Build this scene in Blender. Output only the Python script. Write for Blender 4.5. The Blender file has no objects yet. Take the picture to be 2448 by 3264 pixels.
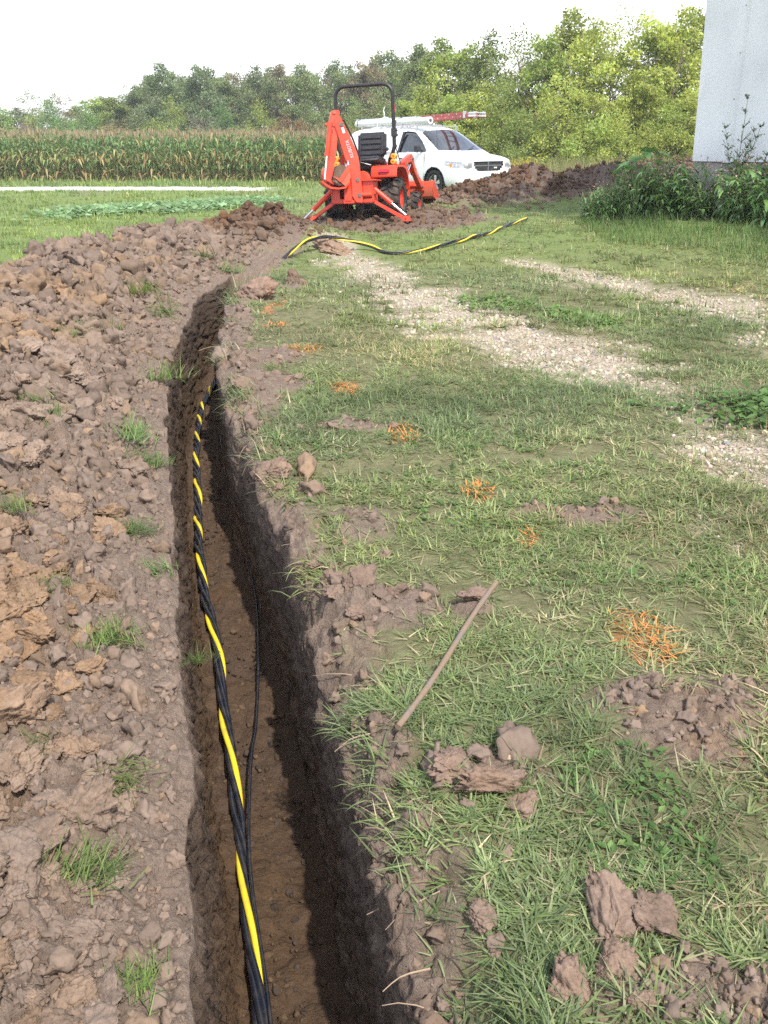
import bpy, bmesh, math, random
import numpy as np
from mathutils import Vector, Matrix

# ---------------------------------------------------------------- camera, sky, sun, exposure
S = bpy.context.scene
COL = S.collection
CAM_H = 1.45
cam_d = bpy.data.cameras.new('camera'); cam = bpy.data.objects.new('camera', cam_d); COL.objects.link(cam)
cam_d.sensor_fit = 'VERTICAL'; cam_d.sensor_height = 36.0; cam_d.lens = 36.0 * 2960.0 / 3264.0
cam_d.clip_start = 0.05; cam_d.clip_end = 6000
cam.location = (0, 0, CAM_H); cam.rotation_euler = (math.radians(90 - 22.184), 0, 0)
S.camera = cam
SUN_AZ, SUN_EL = math.radians(155), math.radians(52)      # azimuth from +Y towards +X
W = bpy.data.worlds.new('World'); S.world = W; W.use_nodes = True
wn = W.node_tree; bg = wn.nodes['Background']
sky = wn.nodes.new('ShaderNodeTexSky'); sky.sky_type = 'NISHITA'; sky.sun_disc = False
sky.sun_elevation = SUN_EL; sky.sun_rotation = SUN_AZ
sky.air_density = 1.0; sky.dust_density = 1.5; sky.ozone_density = 1.0; sky.altitude = 300
# thin bright cloud sheets over the clear sky, thickening to white haze at the horizon all round
tcw = wn.nodes.new('ShaderNodeTexCoord'); sxyz = wn.nodes.new('ShaderNodeSeparateXYZ'); wn.links.new(tcw.outputs['Generated'], sxyz.inputs[0])
def wmath(op, a, b, clamp=False):
    n = wn.nodes.new('ShaderNodeMath'); n.operation = op; n.use_clamp = clamp
    for i, v in ((0, a), (1, b)):
        if isinstance(v, bpy.types.NodeSocket): wn.links.new(v, n.inputs[i])
        else: n.inputs[i].default_value = v
    return n.outputs[0]
el = wmath('MAXIMUM', sxyz.outputs[2], .02)
comb = wn.nodes.new('ShaderNodeCombineXYZ'); wn.links.new(wmath('DIVIDE', sxyz.outputs[0], wmath('ADD', el, .25)), comb.inputs[0]); wn.links.new(wmath('DIVIDE', sxyz.outputs[1], wmath('ADD', el, .25)), comb.inputs[1])
cn = wn.nodes.new('ShaderNodeTexNoise'); cn.inputs['Scale'].default_value = 1.7; cn.inputs['Detail'].default_value = 7; cn.inputs['Roughness'].default_value = .62; wn.links.new(comb.outputs[0], cn.inputs['Vector'])
cl = wn.nodes.new('ShaderNodeMapRange'); cl.inputs[1].default_value = .40; cl.inputs[2].default_value = .66; cl.inputs[3].default_value = .05; cl.inputs[4].default_value = .8; wn.links.new(cn.outputs['Fac'], cl.inputs[0])
hz = wn.nodes.new('ShaderNodeMapRange'); hz.interpolation_type = 'SMOOTHSTEP'; hz.inputs[1].default_value = .55; hz.inputs[2].default_value = .12; hz.inputs[3].default_value = 0; hz.inputs[4].default_value = 1; wn.links.new(sxyz.outputs[2], hz.inputs[0])
wmx = wn.nodes.new('ShaderNodeMix'); wmx.data_type = 'RGBA'; wn.links.new(wmath('MAXIMUM', cl.outputs[0], hz.outputs[0]), wmx.inputs[0])
wn.links.new(sky.outputs[0], wmx.inputs[6]); wmx.inputs[7].default_value = (6.0, 6.15, 6.35, 1)
wn.links.new(wmx.outputs[2], bg.inputs[0]); bg.inputs[1].default_value = 0.15
sun_d = bpy.data.lights.new('sun', 'SUN'); sun_d.energy = 3.0; sun_d.angle = math.radians(1.0); sun_d.color = (1, 0.95, 0.87)
sun = bpy.data.objects.new('sun', sun_d); COL.objects.link(sun)
sdir = Vector((math.sin(SUN_AZ) * math.cos(SUN_EL), math.cos(SUN_AZ) * math.cos(SUN_EL), math.sin(SUN_EL)))
sun.rotation_euler = (-sdir).to_track_quat('-Z', 'Y').to_euler(); sun.location = sdir * 60
S.view_settings.view_transform = 'Standard'; S.view_settings.look = 'None'
S.view_settings.exposure = 1.12; S.view_settings.gamma = 1.0; S.view_settings.use_curve_mapping = False
S.render.engine = 'CYCLES'
try:
    S.cycles.use_denoising = False
    S.cycles.max_bounces = 4; S.cycles.transparent_max_bounces = 6
    S.cycles.sample_clamp_indirect = 6
except Exception as e: print(e)

# ---------------------------------------------------------------- numeric helpers
RNG = np.random.default_rng(7)
def hsh(ix, iy, seed, iz=None):
    h = (ix.astype(np.int64) * 374761393 + iy.astype(np.int64) * 668265263 + seed * 1442695041) & 0xFFFFFFFF
    if iz is not None: h = (h + iz.astype(np.int64) * 2654435761) & 0xFFFFFFFF
    h = ((h ^ (h >> 13)) * 1274126177) & 0xFFFFFFFF
    h = ((h ^ (h >> 16)) * 2246822519) & 0xFFFFFFFF
    h = h ^ (h >> 13)
    return (h & 0xFFFFFF) / float(0x1000000)
def vnoise(x, y, seed=0):
    x = np.asarray(x, float); y = np.asarray(y, float)
    ix = np.floor(x); iy = np.floor(y); fx = x - ix; fy = y - iy
    fx = fx * fx * fx * (fx * (fx * 6 - 15) + 10); fy = fy * fy * fy * (fy * (fy * 6 - 15) + 10)
    a = hsh(ix, iy, seed); b = hsh(ix + 1, iy, seed); c = hsh(ix, iy + 1, seed); d = hsh(ix + 1, iy + 1, seed)
    return ((a * (1 - fx) + b * fx) * (1 - fy) + (c * (1 - fx) + d * fx) * fy) * 2 - 1
def fbm(x, y, octv=4, seed=0, gain=0.5):
    r = 0; a = 1.0; f = 1.0; n = 0
    for o in range(octv):
        r = r + a * vnoise(x * f + 17.3 * o, y * f - 9.1 * o, seed + o); n += a; a *= gain; f *= 2.03
    return r / n
def worley(x, y, seed=0):
    ix = np.floor(x); iy = np.floor(y); best = np.full(np.shape(x), 9.0); bid = np.zeros(np.shape(x))
    for dx in (-1, 0, 1):
        for dy in (-1, 0, 1):
            cx = ix + dx; cy = iy + dy
            px = cx + hsh(cx, cy, seed); py = cy + hsh(cx, cy, seed + 51)
            d = (px - x) ** 2 + (py - y) ** 2
            m = d < best; best = np.where(m, d, best); bid = np.where(m, hsh(cx, cy, seed + 99), bid)
    return np.sqrt(best), bid
def noise3(p, f, seed):
    q = p * f + 31.7; i = np.floor(q); t = q - i; t = t * t * t * (t * (t * 6 - 15) + 10); r = 0
    for dx in (0, 1):
        for dy in (0, 1):
            for dz in (0, 1):
                w = (t[:, 0] if dx else 1 - t[:, 0]) * (t[:, 1] if dy else 1 - t[:, 1]) * (t[:, 2] if dz else 1 - t[:, 2])
                r = r + w * hsh(i[:, 0] + dx, i[:, 1] + dy, seed, (i[:, 2] + dz) * 7919 + 13)
    return r * 2 - 1
def sst(a, b, x):
    t = np.clip((x - a) / (b - a), 0, 1); return t * t * (3 - 2 * t)
def pdist(X, Y, pts):
    """distance to a polyline whose points may carry values; returns (distance, interpolated values)"""
    X = np.asarray(X, float); Y = np.asarray(Y, float)
    best = np.full(X.shape, 1e9); val = np.zeros(X.shape + (len(pts[0]) - 2,))
    for a, b in zip(pts[:-1], pts[1:]):
        ax, ay = a[0], a[1]; dx, dy = b[0] - ax, b[1] - ay
        t = np.clip(((X - ax) * dx + (Y - ay) * dy) / (dx * dx + dy * dy + 1e-12), 0, 1)
        d = np.hypot(X - ax - t * dx, Y - ay - t * dy); m = d < best
        best = np.where(m, d, best)
        for k in range(2, len(a)):
            val[..., k - 2] = np.where(m, a[k] + t * (b[k] - a[k]), val[..., k - 2])
    return best, val

def np_mesh(name, V, Fs, smooth=False, col=None, attrs=None):
    """V (N,3); Fs = list of int arrays (M,3) or (M,4)"""
    me = bpy.data.meshes.new(name)
    V = np.ascontiguousarray(V, dtype=np.float32)
    if not isinstance(Fs, (list, tuple)): Fs = [Fs]
    Fs = [np.asarray(f, dtype=np.int32) for f in Fs if len(f)]
    me.vertices.add(len(V)); me.vertices.foreach_set('co', V.ravel())
    loops = np.concatenate([f.ravel() for f in Fs]); sizes = np.concatenate([np.full(len(f), f.shape[1], np.int32) for f in Fs])
    starts = np.concatenate([[0], np.cumsum(sizes)[:-1]]).astype(np.int32)
    me.loops.add(len(loops)); me.loops.foreach_set('vertex_index', loops)
    me.polygons.add(len(sizes)); me.polygons.foreach_set('loop_start', starts); me.polygons.foreach_set('loop_total', sizes)
    me.polygons.foreach_set('use_smooth', np.full(len(sizes), smooth))
    if col is not None:
        a = me.attributes.new('col', 'FLOAT_COLOR', 'POINT')
        c4 = np.ones((len(V), 4), np.float32); c4[:, :3] = col; a.data.foreach_set('color', c4.ravel())
    if attrs:
        for k, v in attrs.items():
            a = me.attributes.new(k, 'FLOAT', 'POINT'); a.data.foreach_set('value', np.ascontiguousarray(v, dtype=np.float32).ravel())
    me.update(calc_edges=True); me.validate()
    return me
def link(name, me, mat=None, parent=None, loc=None, rot=None, scl=None):
    o = bpy.data.objects.new(name, me); COL.objects.link(o)
    if mat is not None and me is not None and len(me.materials) == 0: me.materials.append(mat)
    if parent is not None: o.parent = parent
    if loc is not None: o.location = loc
    if rot is not None: o.rotation_euler = rot
    if scl is not None: o.scale = (scl,) * 3 if np.isscalar(scl) else scl
    return o
def tag(o, label=None, cat=None, group=None, kind=None):
    if label: o['label'] = label
    if cat: o['category'] = cat
    if group: o['group'] = group
    if kind: o['kind'] = kind
    return o
def empty(name, loc=(0, 0, 0), rot=(0, 0, 0)):
    o = bpy.data.objects.new(name, None); COL.objects.link(o); o.location = loc; o.rotation_euler = rot; o.empty_display_size = .2
    return o

# ---------------------------------------------------------------- materials
def mat_new(name):
    m = bpy.data.materials.new(name); m.use_nodes = True
    nt = m.node_tree; b = nt.nodes.get('Principled BSDF'); return m, nt, b
def paint(name, col, rough=.45, metal=0, dirt=None, dirt_amt=.35, dirt_scale=6, coat=0, bump=0, spec=.5, vary=.08):
    m, nt, b = mat_new(name); N = nt.nodes; Lk = nt.links
    tc = N.new('ShaderNodeTexCoord'); no = N.new('ShaderNodeTexNoise'); no.inputs['Scale'].default_value = dirt_scale; no.inputs['Detail'].default_value = 6
    Lk.new(tc.outputs['Object'], no.inputs['Vector'])
    rp = N.new('ShaderNodeMapRange'); rp.inputs[1].default_value = .45; rp.inputs[2].default_value = .75; rp.inputs[3].default_value = 0; rp.inputs[4].default_value = dirt_amt if dirt else vary
    Lk.new(no.outputs['Fac'], rp.inputs[0])
    mx = N.new('ShaderNodeMix'); mx.data_type = 'RGBA'
    mx.inputs[6].default_value = (*col, 1); mx.inputs[7].default_value = (*(dirt if dirt else [c * .7 for c in col]), 1)
    Lk.new(rp.outputs[0], mx.inputs[0]); Lk.new(mx.outputs[2], b.inputs['Base Color'])
    ro = N.new('ShaderNodeMapRange'); ro.inputs[3].default_value = max(.02, rough - .08); ro.inputs[4].default_value = min(1, rough + .15); Lk.new(no.outputs['Fac'], ro.inputs[0]); Lk.new(ro.outputs[0], b.inputs['Roughness'])
    b.inputs['Metallic'].default_value = metal; b.inputs['Coat Weight'].default_value = coat; b.inputs['Specular IOR Level'].default_value = spec
    if bump:
        bp = N.new('ShaderNodeBump'); bp.inputs['Strength'].default_value = bump; bp.inputs['Distance'].default_value = .01; n2 = N.new('ShaderNodeTexNoise'); n2.inputs['Scale'].default_value = 60; n2.inputs['Detail'].default_value = 5
        Lk.new(tc.outputs['Object'], n2.inputs['Vector']); Lk.new(n2.outputs['Fac'], bp.inputs['Height']); Lk.new(bp.outputs[0], b.inputs['Normal'])
    return m
def leaf_mat(name, transl=.4, use_obj=True, rough=.6, spec=.25):
    """leaf colour = point attribute 'col' (times the object's own colour)"""
    m, nt, b = mat_new(name); N = nt.nodes; Lk = nt.links
    at = N.new('ShaderNodeAttribute'); at.attribute_name = 'col'; c = at.outputs['Color']
    if use_obj:
        oi = N.new('ShaderNodeObjectInfo'); mx = N.new('ShaderNodeMix'); mx.data_type = 'RGBA'; mx.blend_type = 'MULTIPLY'; mx.inputs[0].default_value = 1
        Lk.new(c, mx.inputs[6]); Lk.new(oi.outputs['Color'], mx.inputs[7]); c = mx.outputs[2]
    Lk.new(c, b.inputs['Base Color']); b.inputs['Roughness'].default_value = rough; b.inputs['Specular IOR Level'].default_value = spec
    tr = N.new('ShaderNodeBsdfTranslucent'); hs = N.new('ShaderNodeHueSaturation'); hs.inputs['Hue'].default_value = .485; hs.inputs['Saturation'].default_value = 1.1; hs.inputs['Value'].default_value = 1.5
    Lk.new(c, hs.inputs['Color']); Lk.new(hs.outputs[0], tr.inputs['Color'])
    ms = N.new('ShaderNodeMixShader'); ms.inputs[0].default_value = transl
    Lk.new(b.outputs[0], ms.inputs[1]); Lk.new(tr.outputs[0], ms.inputs[2]); Lk.new(ms.outputs[0], N['Material Output'].inputs[0])
    return m
def soil_nodes(nt, vec, wet=None):
    """returns colour socket of bare soil: grey-brown topsoil with ochre clay patches"""
    N = nt.nodes; Lk = nt.links
    n1 = N.new('ShaderNodeTexNoise'); n1.inputs['Scale'].default_value = 1.6; n1.inputs['Detail'].default_value = 9; n1.inputs['Roughness'].default_value = .68; Lk.new(vec, n1.inputs['Vector'])
    n2 = N.new('ShaderNodeTexNoise'); n2.inputs['Scale'].default_value = 22; n2.inputs['Detail'].default_value = 7; n2.inputs['Roughness'].default_value = .7; Lk.new(vec, n2.inputs['Vector'])
    r2 = N.new('ShaderNodeValToRGB'); e = r2.color_ramp.elements
    e[0].position = .28; e[0].color = (.118, .087, .068, 1); e[1].position = .72; e[1].color = (.290, .218, .172, 1)
    Lk.new(n2.outputs['Fac'], r2.inputs[0])
    r1 = N.new('ShaderNodeMapRange'); r1.inputs[1].default_value = .52; r1.inputs[2].default_value = .68; Lk.new(n1.outputs['Fac'], r1.inputs[0])
    r3 = N.new('ShaderNodeValToRGB'); e = r3.color_ramp.elements
    e[0].position = .25; e[0].color = (.15, .090, .050, 1); e[1].position = .75; e[1].color = (.32, .21, .125, 1); Lk.new(n2.outputs['Fac'], r3.inputs[0])
    n5 = N.new('ShaderNodeTexNoise'); n5.inputs['Scale'].default_value = 160; n5.inputs['Detail'].default_value = 4; n5.inputs['Roughness'].default_value = .75; Lk.new(vec, n5.inputs['Vector']); av = N.new('ShaderNodeMath'); av.operation = 'MULTIPLY_ADD'; Lk.new(n5.outputs['Fac'], av.inputs[0]); av.inputs[1].default_value = .45; sb = N.new('ShaderNodeMath'); sb.operation = 'MULTIPLY_ADD'; Lk.new(n2.outputs['Fac'], sb.inputs[0]); sb.inputs[1].default_value = .75; sb.inputs[2].default_value = -.10; Lk.new(sb.outputs[0], av.inputs[2]); Lk.new(av.outputs[0], r2.inputs[0])
    mx = N.new('ShaderNodeMix'); mx.data_type = 'RGBA'; Lk.new(r2.outputs[0], mx.inputs[6]); Lk.new(r3.outputs[0], mx.inputs[7])
    return mx, r1.outputs[0], n2.outputs['Fac']
def mixc(nt, fac, a, b, blend='MIX'):
    mx = nt.nodes.new('ShaderNodeMix'); mx.data_type = 'RGBA'; mx.blend_type = blend
    for i, v in ((0, fac), (6, a), (7, b)):
        if isinstance(v, bpy.types.NodeSocket): nt.links.new(v, mx.inputs[i])
        elif i == 0: mx.inputs[0].default_value = v
        else: mx.inputs[i].default_value = (*v, 1)
    return mx.outputs[2]
def mathn(nt, op, a, b=0.0, clamp=False):
    n = nt.nodes.new('ShaderNodeMath'); n.operation = op; n.use_clamp = clamp
    for i, v in ((0, a), (1, b)):
        if isinstance(v, bpy.types.NodeSocket): nt.links.new(v, n.inputs[i])
        else: n.inputs[i].default_value = v
    return n.outputs[0]
def attr(nt, nm):
    a = nt.nodes.new('ShaderNodeAttribute'); a.attribute_name = nm; return a.outputs['Fac']

def make_ground_mat():
    m, nt, b = mat_new('ground_soil'); N = nt.nodes; Lk = nt.links
    geo = N.new('ShaderNodeNewGeometry'); vec = geo.outputs['Position']
    mx, clay0, fine = soil_nodes(nt, vec)
    clay = mathn(nt, 'MULTIPLY', clay0, attr(nt, 'clay'), True)
    under = attr(nt, 'under')                       # depth below the turf inside the trench
    clay = mathn(nt, 'ADD', clay, mathn(nt, 'MULTIPLY', under, .8), True)
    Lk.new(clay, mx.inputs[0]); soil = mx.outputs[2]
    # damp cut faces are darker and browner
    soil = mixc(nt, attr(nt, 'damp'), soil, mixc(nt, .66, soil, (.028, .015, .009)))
    # thatch under the grass
    gn = N.new('ShaderNodeTexNoise'); gn.inputs['Scale'].default_value = 9; gn.inputs['Detail'].default_value = 8; gn.inputs['Roughness'].default_value = .7; Lk.new(vec, gn.inputs['Vector'])
    gr = N.new('ShaderNodeValToRGB'); e = gr.color_ramp.elements
    e[0].position = .3; e[0].color = (.105, .100, .050, 1); e[1].position = .72; e[1].color = (.235, .225, .120, 1); Lk.new(gn.outputs['Fac'], gr.inputs[0])
    farg = mixc(nt, gn.outputs['Fac'], (.12, .165, .05), (.20, .25, .085))
    turf = mixc(nt, attr(nt, 'lush'), gr.outputs[0], farg)
    # pale limestone gravel
    vo = N.new('ShaderNodeTexVoronoi'); vo.inputs['Scale'].default_value = 60; Lk.new(vec, vo.inputs['Vector'])
    vr = N.new('ShaderNodeValToRGB'); e = vr.color_ramp.elements
    e[0].position = 0; e[0].color = (.38, .32, .24, 1); e[1].position = 1; e[1].color = (.64, .56, .45, 1)
    sep = N.new('ShaderNodeSeparateColor'); Lk.new(vo.outputs['Color'], sep.inputs[0]); Lk.new(sep.outputs[0], vr.inputs[0])
    grav = mixc(nt, mathn(nt, 'MULTIPLY', fine, .6), vr.outputs[0], (.34, .26, .18))
    c = mixc(nt, attr(nt, 'dirt'), turf, soil)
    c = mixc(nt, attr(nt, 'gravel'), c, grav)
    c = mixc(nt, attr(nt, 'drive'), c, mixc(nt, fine, (.52, .50, .46), (.70, .68, .64)))
    c = mixc(nt, mathn(nt, 'MULTIPLY', attr(nt, 'sprayed'), fine), c, (.46, .17, .05))
    Lk.new(c, b.inputs['Base Color']); b.inputs['Roughness'].default_value = .95; b.inputs['Specular IOR Level'].default_value = .15
    bp = N.new('ShaderNodeBump'); bp.inputs['Strength'].default_value = 1.0; bp.inputs['Distance'].default_value = .022
    n4 = N.new('ShaderNodeTexNoise'); n4.inputs['Scale'].default_value = 48; n4.inputs['Detail'].default_value = 6; n4.inputs['Roughness'].default_value = .7; Lk.new(vec, n4.inputs['Vector'])
    Lk.new(mathn(nt, 'ADD', n4.outputs['Fac'], mathn(nt, 'MULTIPLY', vo.outputs['Distance'], attr(nt, 'gravel'))), bp.inputs['Height']); Lk.new(bp.outputs[0], b.inputs['Normal'])
    return m
def make_clod_mat():
    m, nt, b = mat_new('clod_soil'); N = nt.nodes; Lk = nt.links
    tc = N.new('ShaderNodeNewGeometry'); vec = tc.outputs['Position']
    mx, clay0, fine = soil_nodes(nt, vec); oi = N.new('ShaderNodeObjectInfo')
    Lk.new(mathn(nt, 'MULTIPLY', clay0, .5), mx.inputs[0])
    c = mixc(nt, 1.0, mx.outputs[2], oi.outputs['Color'], 'MULTIPLY')
    Lk.new(c, b.inputs['Base Color']); b.inputs['Roughness'].default_value = .95; b.inputs['Specular IOR Level'].default_value = .12
    bp = N.new('ShaderNodeBump'); bp.inputs['Strength'].default_value = .6; bp.inputs['Distance'].default_value = .010
    n4 = N.new('ShaderNodeTexNoise'); n4.inputs['Scale'].default_value = 70; n4.inputs['Detail'].default_value = 8; n4.inputs['Roughness'].default_value = .72; Lk.new(vec, n4.inputs['Vector'])
    Lk.new(n4.outputs['Fac'], bp.inputs['Height']); Lk.new(bp.outputs[0], b.inputs['Normal'])
    return m
def make_crumb_mat(name, rough=.95):
    m, nt, b = mat_new(name); N = nt.nodes; Lk = nt.links
    at = N.new('ShaderNodeAttribute'); at.attribute_name = 'col'; geo = N.new('ShaderNodeNewGeometry')
    n4 = N.new('ShaderNodeTexNoise'); n4.inputs['Scale'].default_value = 60; n4.inputs['Detail'].default_value = 6; Lk.new(geo.outputs['Position'], n4.inputs['Vector'])
    c = mixc(nt, n4.outputs['Fac'], at.outputs['Color'], mixc(nt, 1.0, at.outputs['Color'], (.62, .6, .58), 'MULTIPLY'))
    Lk.new(c, b.inputs['Base Color']); b.inputs['Roughness'].default_value = rough; b.inputs['Specular IOR Level'].default_value = .15
    bp = N.new('ShaderNodeBump'); bp.inputs['Strength'].default_value = .7; bp.inputs['Distance'].default_value = .006
    Lk.new(n4.outputs['Fac'], bp.inputs['Height']); Lk.new(bp.outputs[0], b.inputs['Normal'])
    return m

# ---------------------------------------------------------------- lie of the land
_Y = np.linspace(-3, 40, 2000)
_xl = np.interp(_Y, [-3, 1.0, 1.17, 1.51, 1.99, 2.46, 3.13, 4.17, 4.95, 6.03, 7.64, 8.78, 9.78, 11, 12.4, 14, 17, 24, 40],
                [.25, -.285, -.325, -.405, -.515, -.615, -.785, -1.03, -1.22, -1.43, -1.67, -1.75, -1.73, -1.62, -1.43, -1.15, -.75, -.15, -.15])
_xr = np.interp(_Y, [-3, 1.0, 1.17, 1.51, 1.9, 2.46, 3.34, 3.86, 4.53, 5.45, 7.26, 8.53, 9.94, 11, 12.4, 14, 17, 24, 40],
                [.60, .085, .06, .01, -.06, -.19, -.38, -.54, -.74, -.96, -1.31, -1.43, -1.42, -1.30, -1.10, -.82, -.45, .15, .15])
_k = np.ones(31) / 31
_xl = np.convolve(np.pad(_xl, 15, mode='edge'), _k, 'valid'); _xr = np.convolve(np.pad(_xr, 15, mode='edge'), _k, 'valid')
def XL_(Y): return np.interp(Y, _Y, _xl)
def XR_(Y): return np.interp(Y, _Y, _xr)
def xc(Y): return .5 * (XL_(Y) + XR_(Y))
def hw(Y): return .5 * (XR_(Y) - XL_(Y))
def trench_depth(Y): return .70 * (1 - sst(10.15, 10.45, Y))
RIDGE = [(.75, 17.3, .06, .7), (1.4, 17.9, .18, .8), (2.1, 18.8, .36, .8), (2.75, 19.3, .60, .75), (3.4, 20.3, .36, .75), (4.6, 22, .48, .8), (6.2, 23.8, .55, .8), (9, 26.5, .6, .8)]
TRACK1 = [(-.75, 13.0, .30), (-.45, 12.0, .38), (-.05, 10.6, .45), (.30, 9.2, .55), (.72, 7.7, .52), (1.22, 6.6, .46), (1.58, 5.7, .36), (1.78, 5.0, .30), (1.78, 4.4, .34), (1.9, 3.8, .42), (2.2, 3.2, .5), (2.6, 2.0, .6)]
TRACK2 = [(1.55, 11.7, .15), (1.95, 11.2, .25), (2.5, 10, .42), (3.0, 8.4, .5), (3.6, 6.6, .6), (4.6, 4, .7)]
PATCH = [(.72, 3.52, .34, .11), (.98, 2.06, .40, .20), (-.22, 4.75, .28, .09), (.29, 2.71, .07, .06), (-1.2, 8.75, .16, .14), (.0, 2.72, .16, .14), (.24, 1.84, .16, .10), (-.9, 6.3, .25, .3), (.55, 1.22, .22, .10), (-.1, 3.4, .13, .2), (-.62, 5.6, .2, .2), (-.95, 9.6, .18, .15)]
def base_z(X, Y):
    z = .18 * sst(11, 14.5, Y) * (1 - sst(18.5, 24, Y)) * (1 - .85 * sst(-.4, -2.2, X))
    z = z + .16 * sst(2.6, 5.0, X) * sst(8, 13, Y) * (1 - sst(26, 40, Y))
    z = z - .03 * np.clip(Y - 24, 0, 21)
    z = z + .035 * fbm(X * .55, Y * .55, 2, 3) * sst(1, 6, Y)
    return z
def left_pile(X, Y):
    d = XL_(Y) - X
    dc = np.interp(Y, [0, 2, 4, 8.6, 11.4, 13], [1.1, 1.1, 1.2, 1.35, 1.2, .8]) + .12 * vnoise(Y * 1.1, Y * 0 + 3, 12)
    hp = np.interp(Y, [-3, 0, 2, 4, 6, 8.6, 10, 11.4, 12.6, 13.6], [.24, .25, .26, .28, .27, .27, .30, .32, .20, 0]) * (1 + .22 * vnoise(Y * 1.3, Y * 0 + 1, 13))
    up = .45 * sst(.05, 1, d / dc) + .55 * np.clip((d / dc - .06) / .94, 0, 1) ** .75; dn = 1 - sst(0, 1, (d - dc - .1) / .95)
    h = hp * np.where(d < dc, up, dn)
    h = np.where(d < 0, 0, h)
    g = .40 * np.exp(-(((X + 1.75) / .85) ** 2 + ((Y - 13.3) / .8) ** 2) ** 1.1)
    return np.maximum(h, g)
def right_pile(X, Y):
    d, v = pdist(X, Y, RIDGE)
    sg = v[..., 1] * np.where(Y < 19.4, 1.35, 1.0)
    return v[..., 0] * np.exp(-(d / sg) ** 2)
MARKS = [(-.87, 7.64, .16, .16), (-.57, 6.67, .14, .2), (-.23, 5.55, .10, .22), (.10, 4.61, .09, .17), (.41, 3.77, .07, .16), (.55, 3.28, .05, .09), (.80, 2.52, .10, .19), (-.98, 8.5, .10, .16)]
def masks(X, Y):
    X = np.asarray(X, float); Y = np.asarray(Y, float)
    n = fbm(X * 5, Y * 5, 3, 21); n2 = fbm(X * 1.7, Y * 1.7, 3, 22)
    lp = left_pile(X, Y); rp = right_pile(X, Y)
    dR = X - XR_(Y); dL = XL_(Y) - X
    dirt = sst(.03, .07, lp + .035 * n) * (dL > -.3)
    inY = 1 - sst(11.8, 13.2, Y)
    dirt = np.maximum(dirt, (1 - sst(.0, .10, np.abs(dL - .1) - .25 + .05 * n)) * (dL > -.05) * inY)
    wr = .02 + .07 * n2 + .18 * sst(4.3, 5.2, Y) * (1 - sst(7.5, 9, Y))
    dirt = np.maximum(dirt, (1 - sst(wr, wr + .14, dR + .12 * n)) * (dR > -.4) * inY)
    dirt = np.maximum(dirt, sst(.05, .12, rp + .05 * n))
    tr = np.exp(-(((X + .1) / 2.0) ** 2 + ((Y - 15.1 - .12 * X) / 1.75) ** 2) ** 2)
    dirt = np.maximum(dirt, sst(.35, .6, tr + .25 * n))
    for (px, py, rx, ry) in PATCH:
        q = ((X - px) / rx) ** 2 + ((Y - py) / ry) ** 2
        dirt = np.maximum(dirt, 1 - sst(.3, 1.7, q + 1.3 * n + .6 * n2))
    spray = np.zeros(X.shape)
    for (mx, my, rx, ry) in MARKS:
        q = ((X - mx) / rx) ** 2 + ((Y - my) / ry) ** 2; spray = np.maximum(spray, (1 - sst(.1, 1.1, q + .7 * n)) * .9)
    far = fbm(X * .5 + 3, Y * .5, 3, 27)
    dirt = np.maximum(dirt, sst(.50, .62, far + .12 * n) * sst(15, 20, Y) * (Y < 34) * (X < -3) * .7)
    d1, v1 = pdist(X, Y, TRACK1); brk = sst(5.2, 6.2, Y) * (1 - .2 * sst(9, 11, Y)) + .95 * (1 - sst(4.5, 4.9, Y)); g1 = (1 - sst(.35, 1.25, d1 / v1[..., 0] + .8 * n2 + .8 * n + .35 * (1 - brk))) * (.35 + .6 * np.clip(brk, 0, 1))
    d2, v2 = pdist(X, Y, TRACK2); g2 = (1 - sst(.4, 1.35, d2 / v2[..., 0] + .7 * n2 + .7 * n)) * .85
    g3 = (1 - sst(.4, 1.4, ((X - 1.80) / .34) ** 2 + ((Y - 4.05) / .5) ** 2 + .9 * n)) * .85
    gravel = np.clip(np.maximum.reduce([g1, g2, g3]), 0, 1) * (1 - dirt)
    rd = Y + .03 * X
    drive = sst(30.3, 30.8, rd + .3 * n) * (1 - sst(34.7, 35.2, rd + .2 * n)) * (1 - sst(-4.4, -3.2, X + .3 * n2))
    grass = np.clip(1 - np.maximum.reduce([dirt, gravel * .93, drive]), 0, 1)
    wet = np.clip(sst(.04, .2, rp) + np.exp(-(((X + 1.75) / 1.1) ** 2 + ((Y - 13.5) / 1.0) ** 2) ** 2) + .8 * tr, 0, 1) * (.95 + .3 * n2)
    lush = sst(8, 14, Y + .8 * (np.abs(X - 3) - 2) * 0 + 4 * sst(-2, -4, X))
    clay = np.clip(.6 + .6 * sst(.12, .4, lp) + .5 * (rp > .2) * 0, 0, 1)
    return dict(dirt=dirt, gravel=gravel, drive=drive, grass=grass, lush=lush, clay=clay, wet=np.clip(wet, 0, 1), sprayed=spray)
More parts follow.
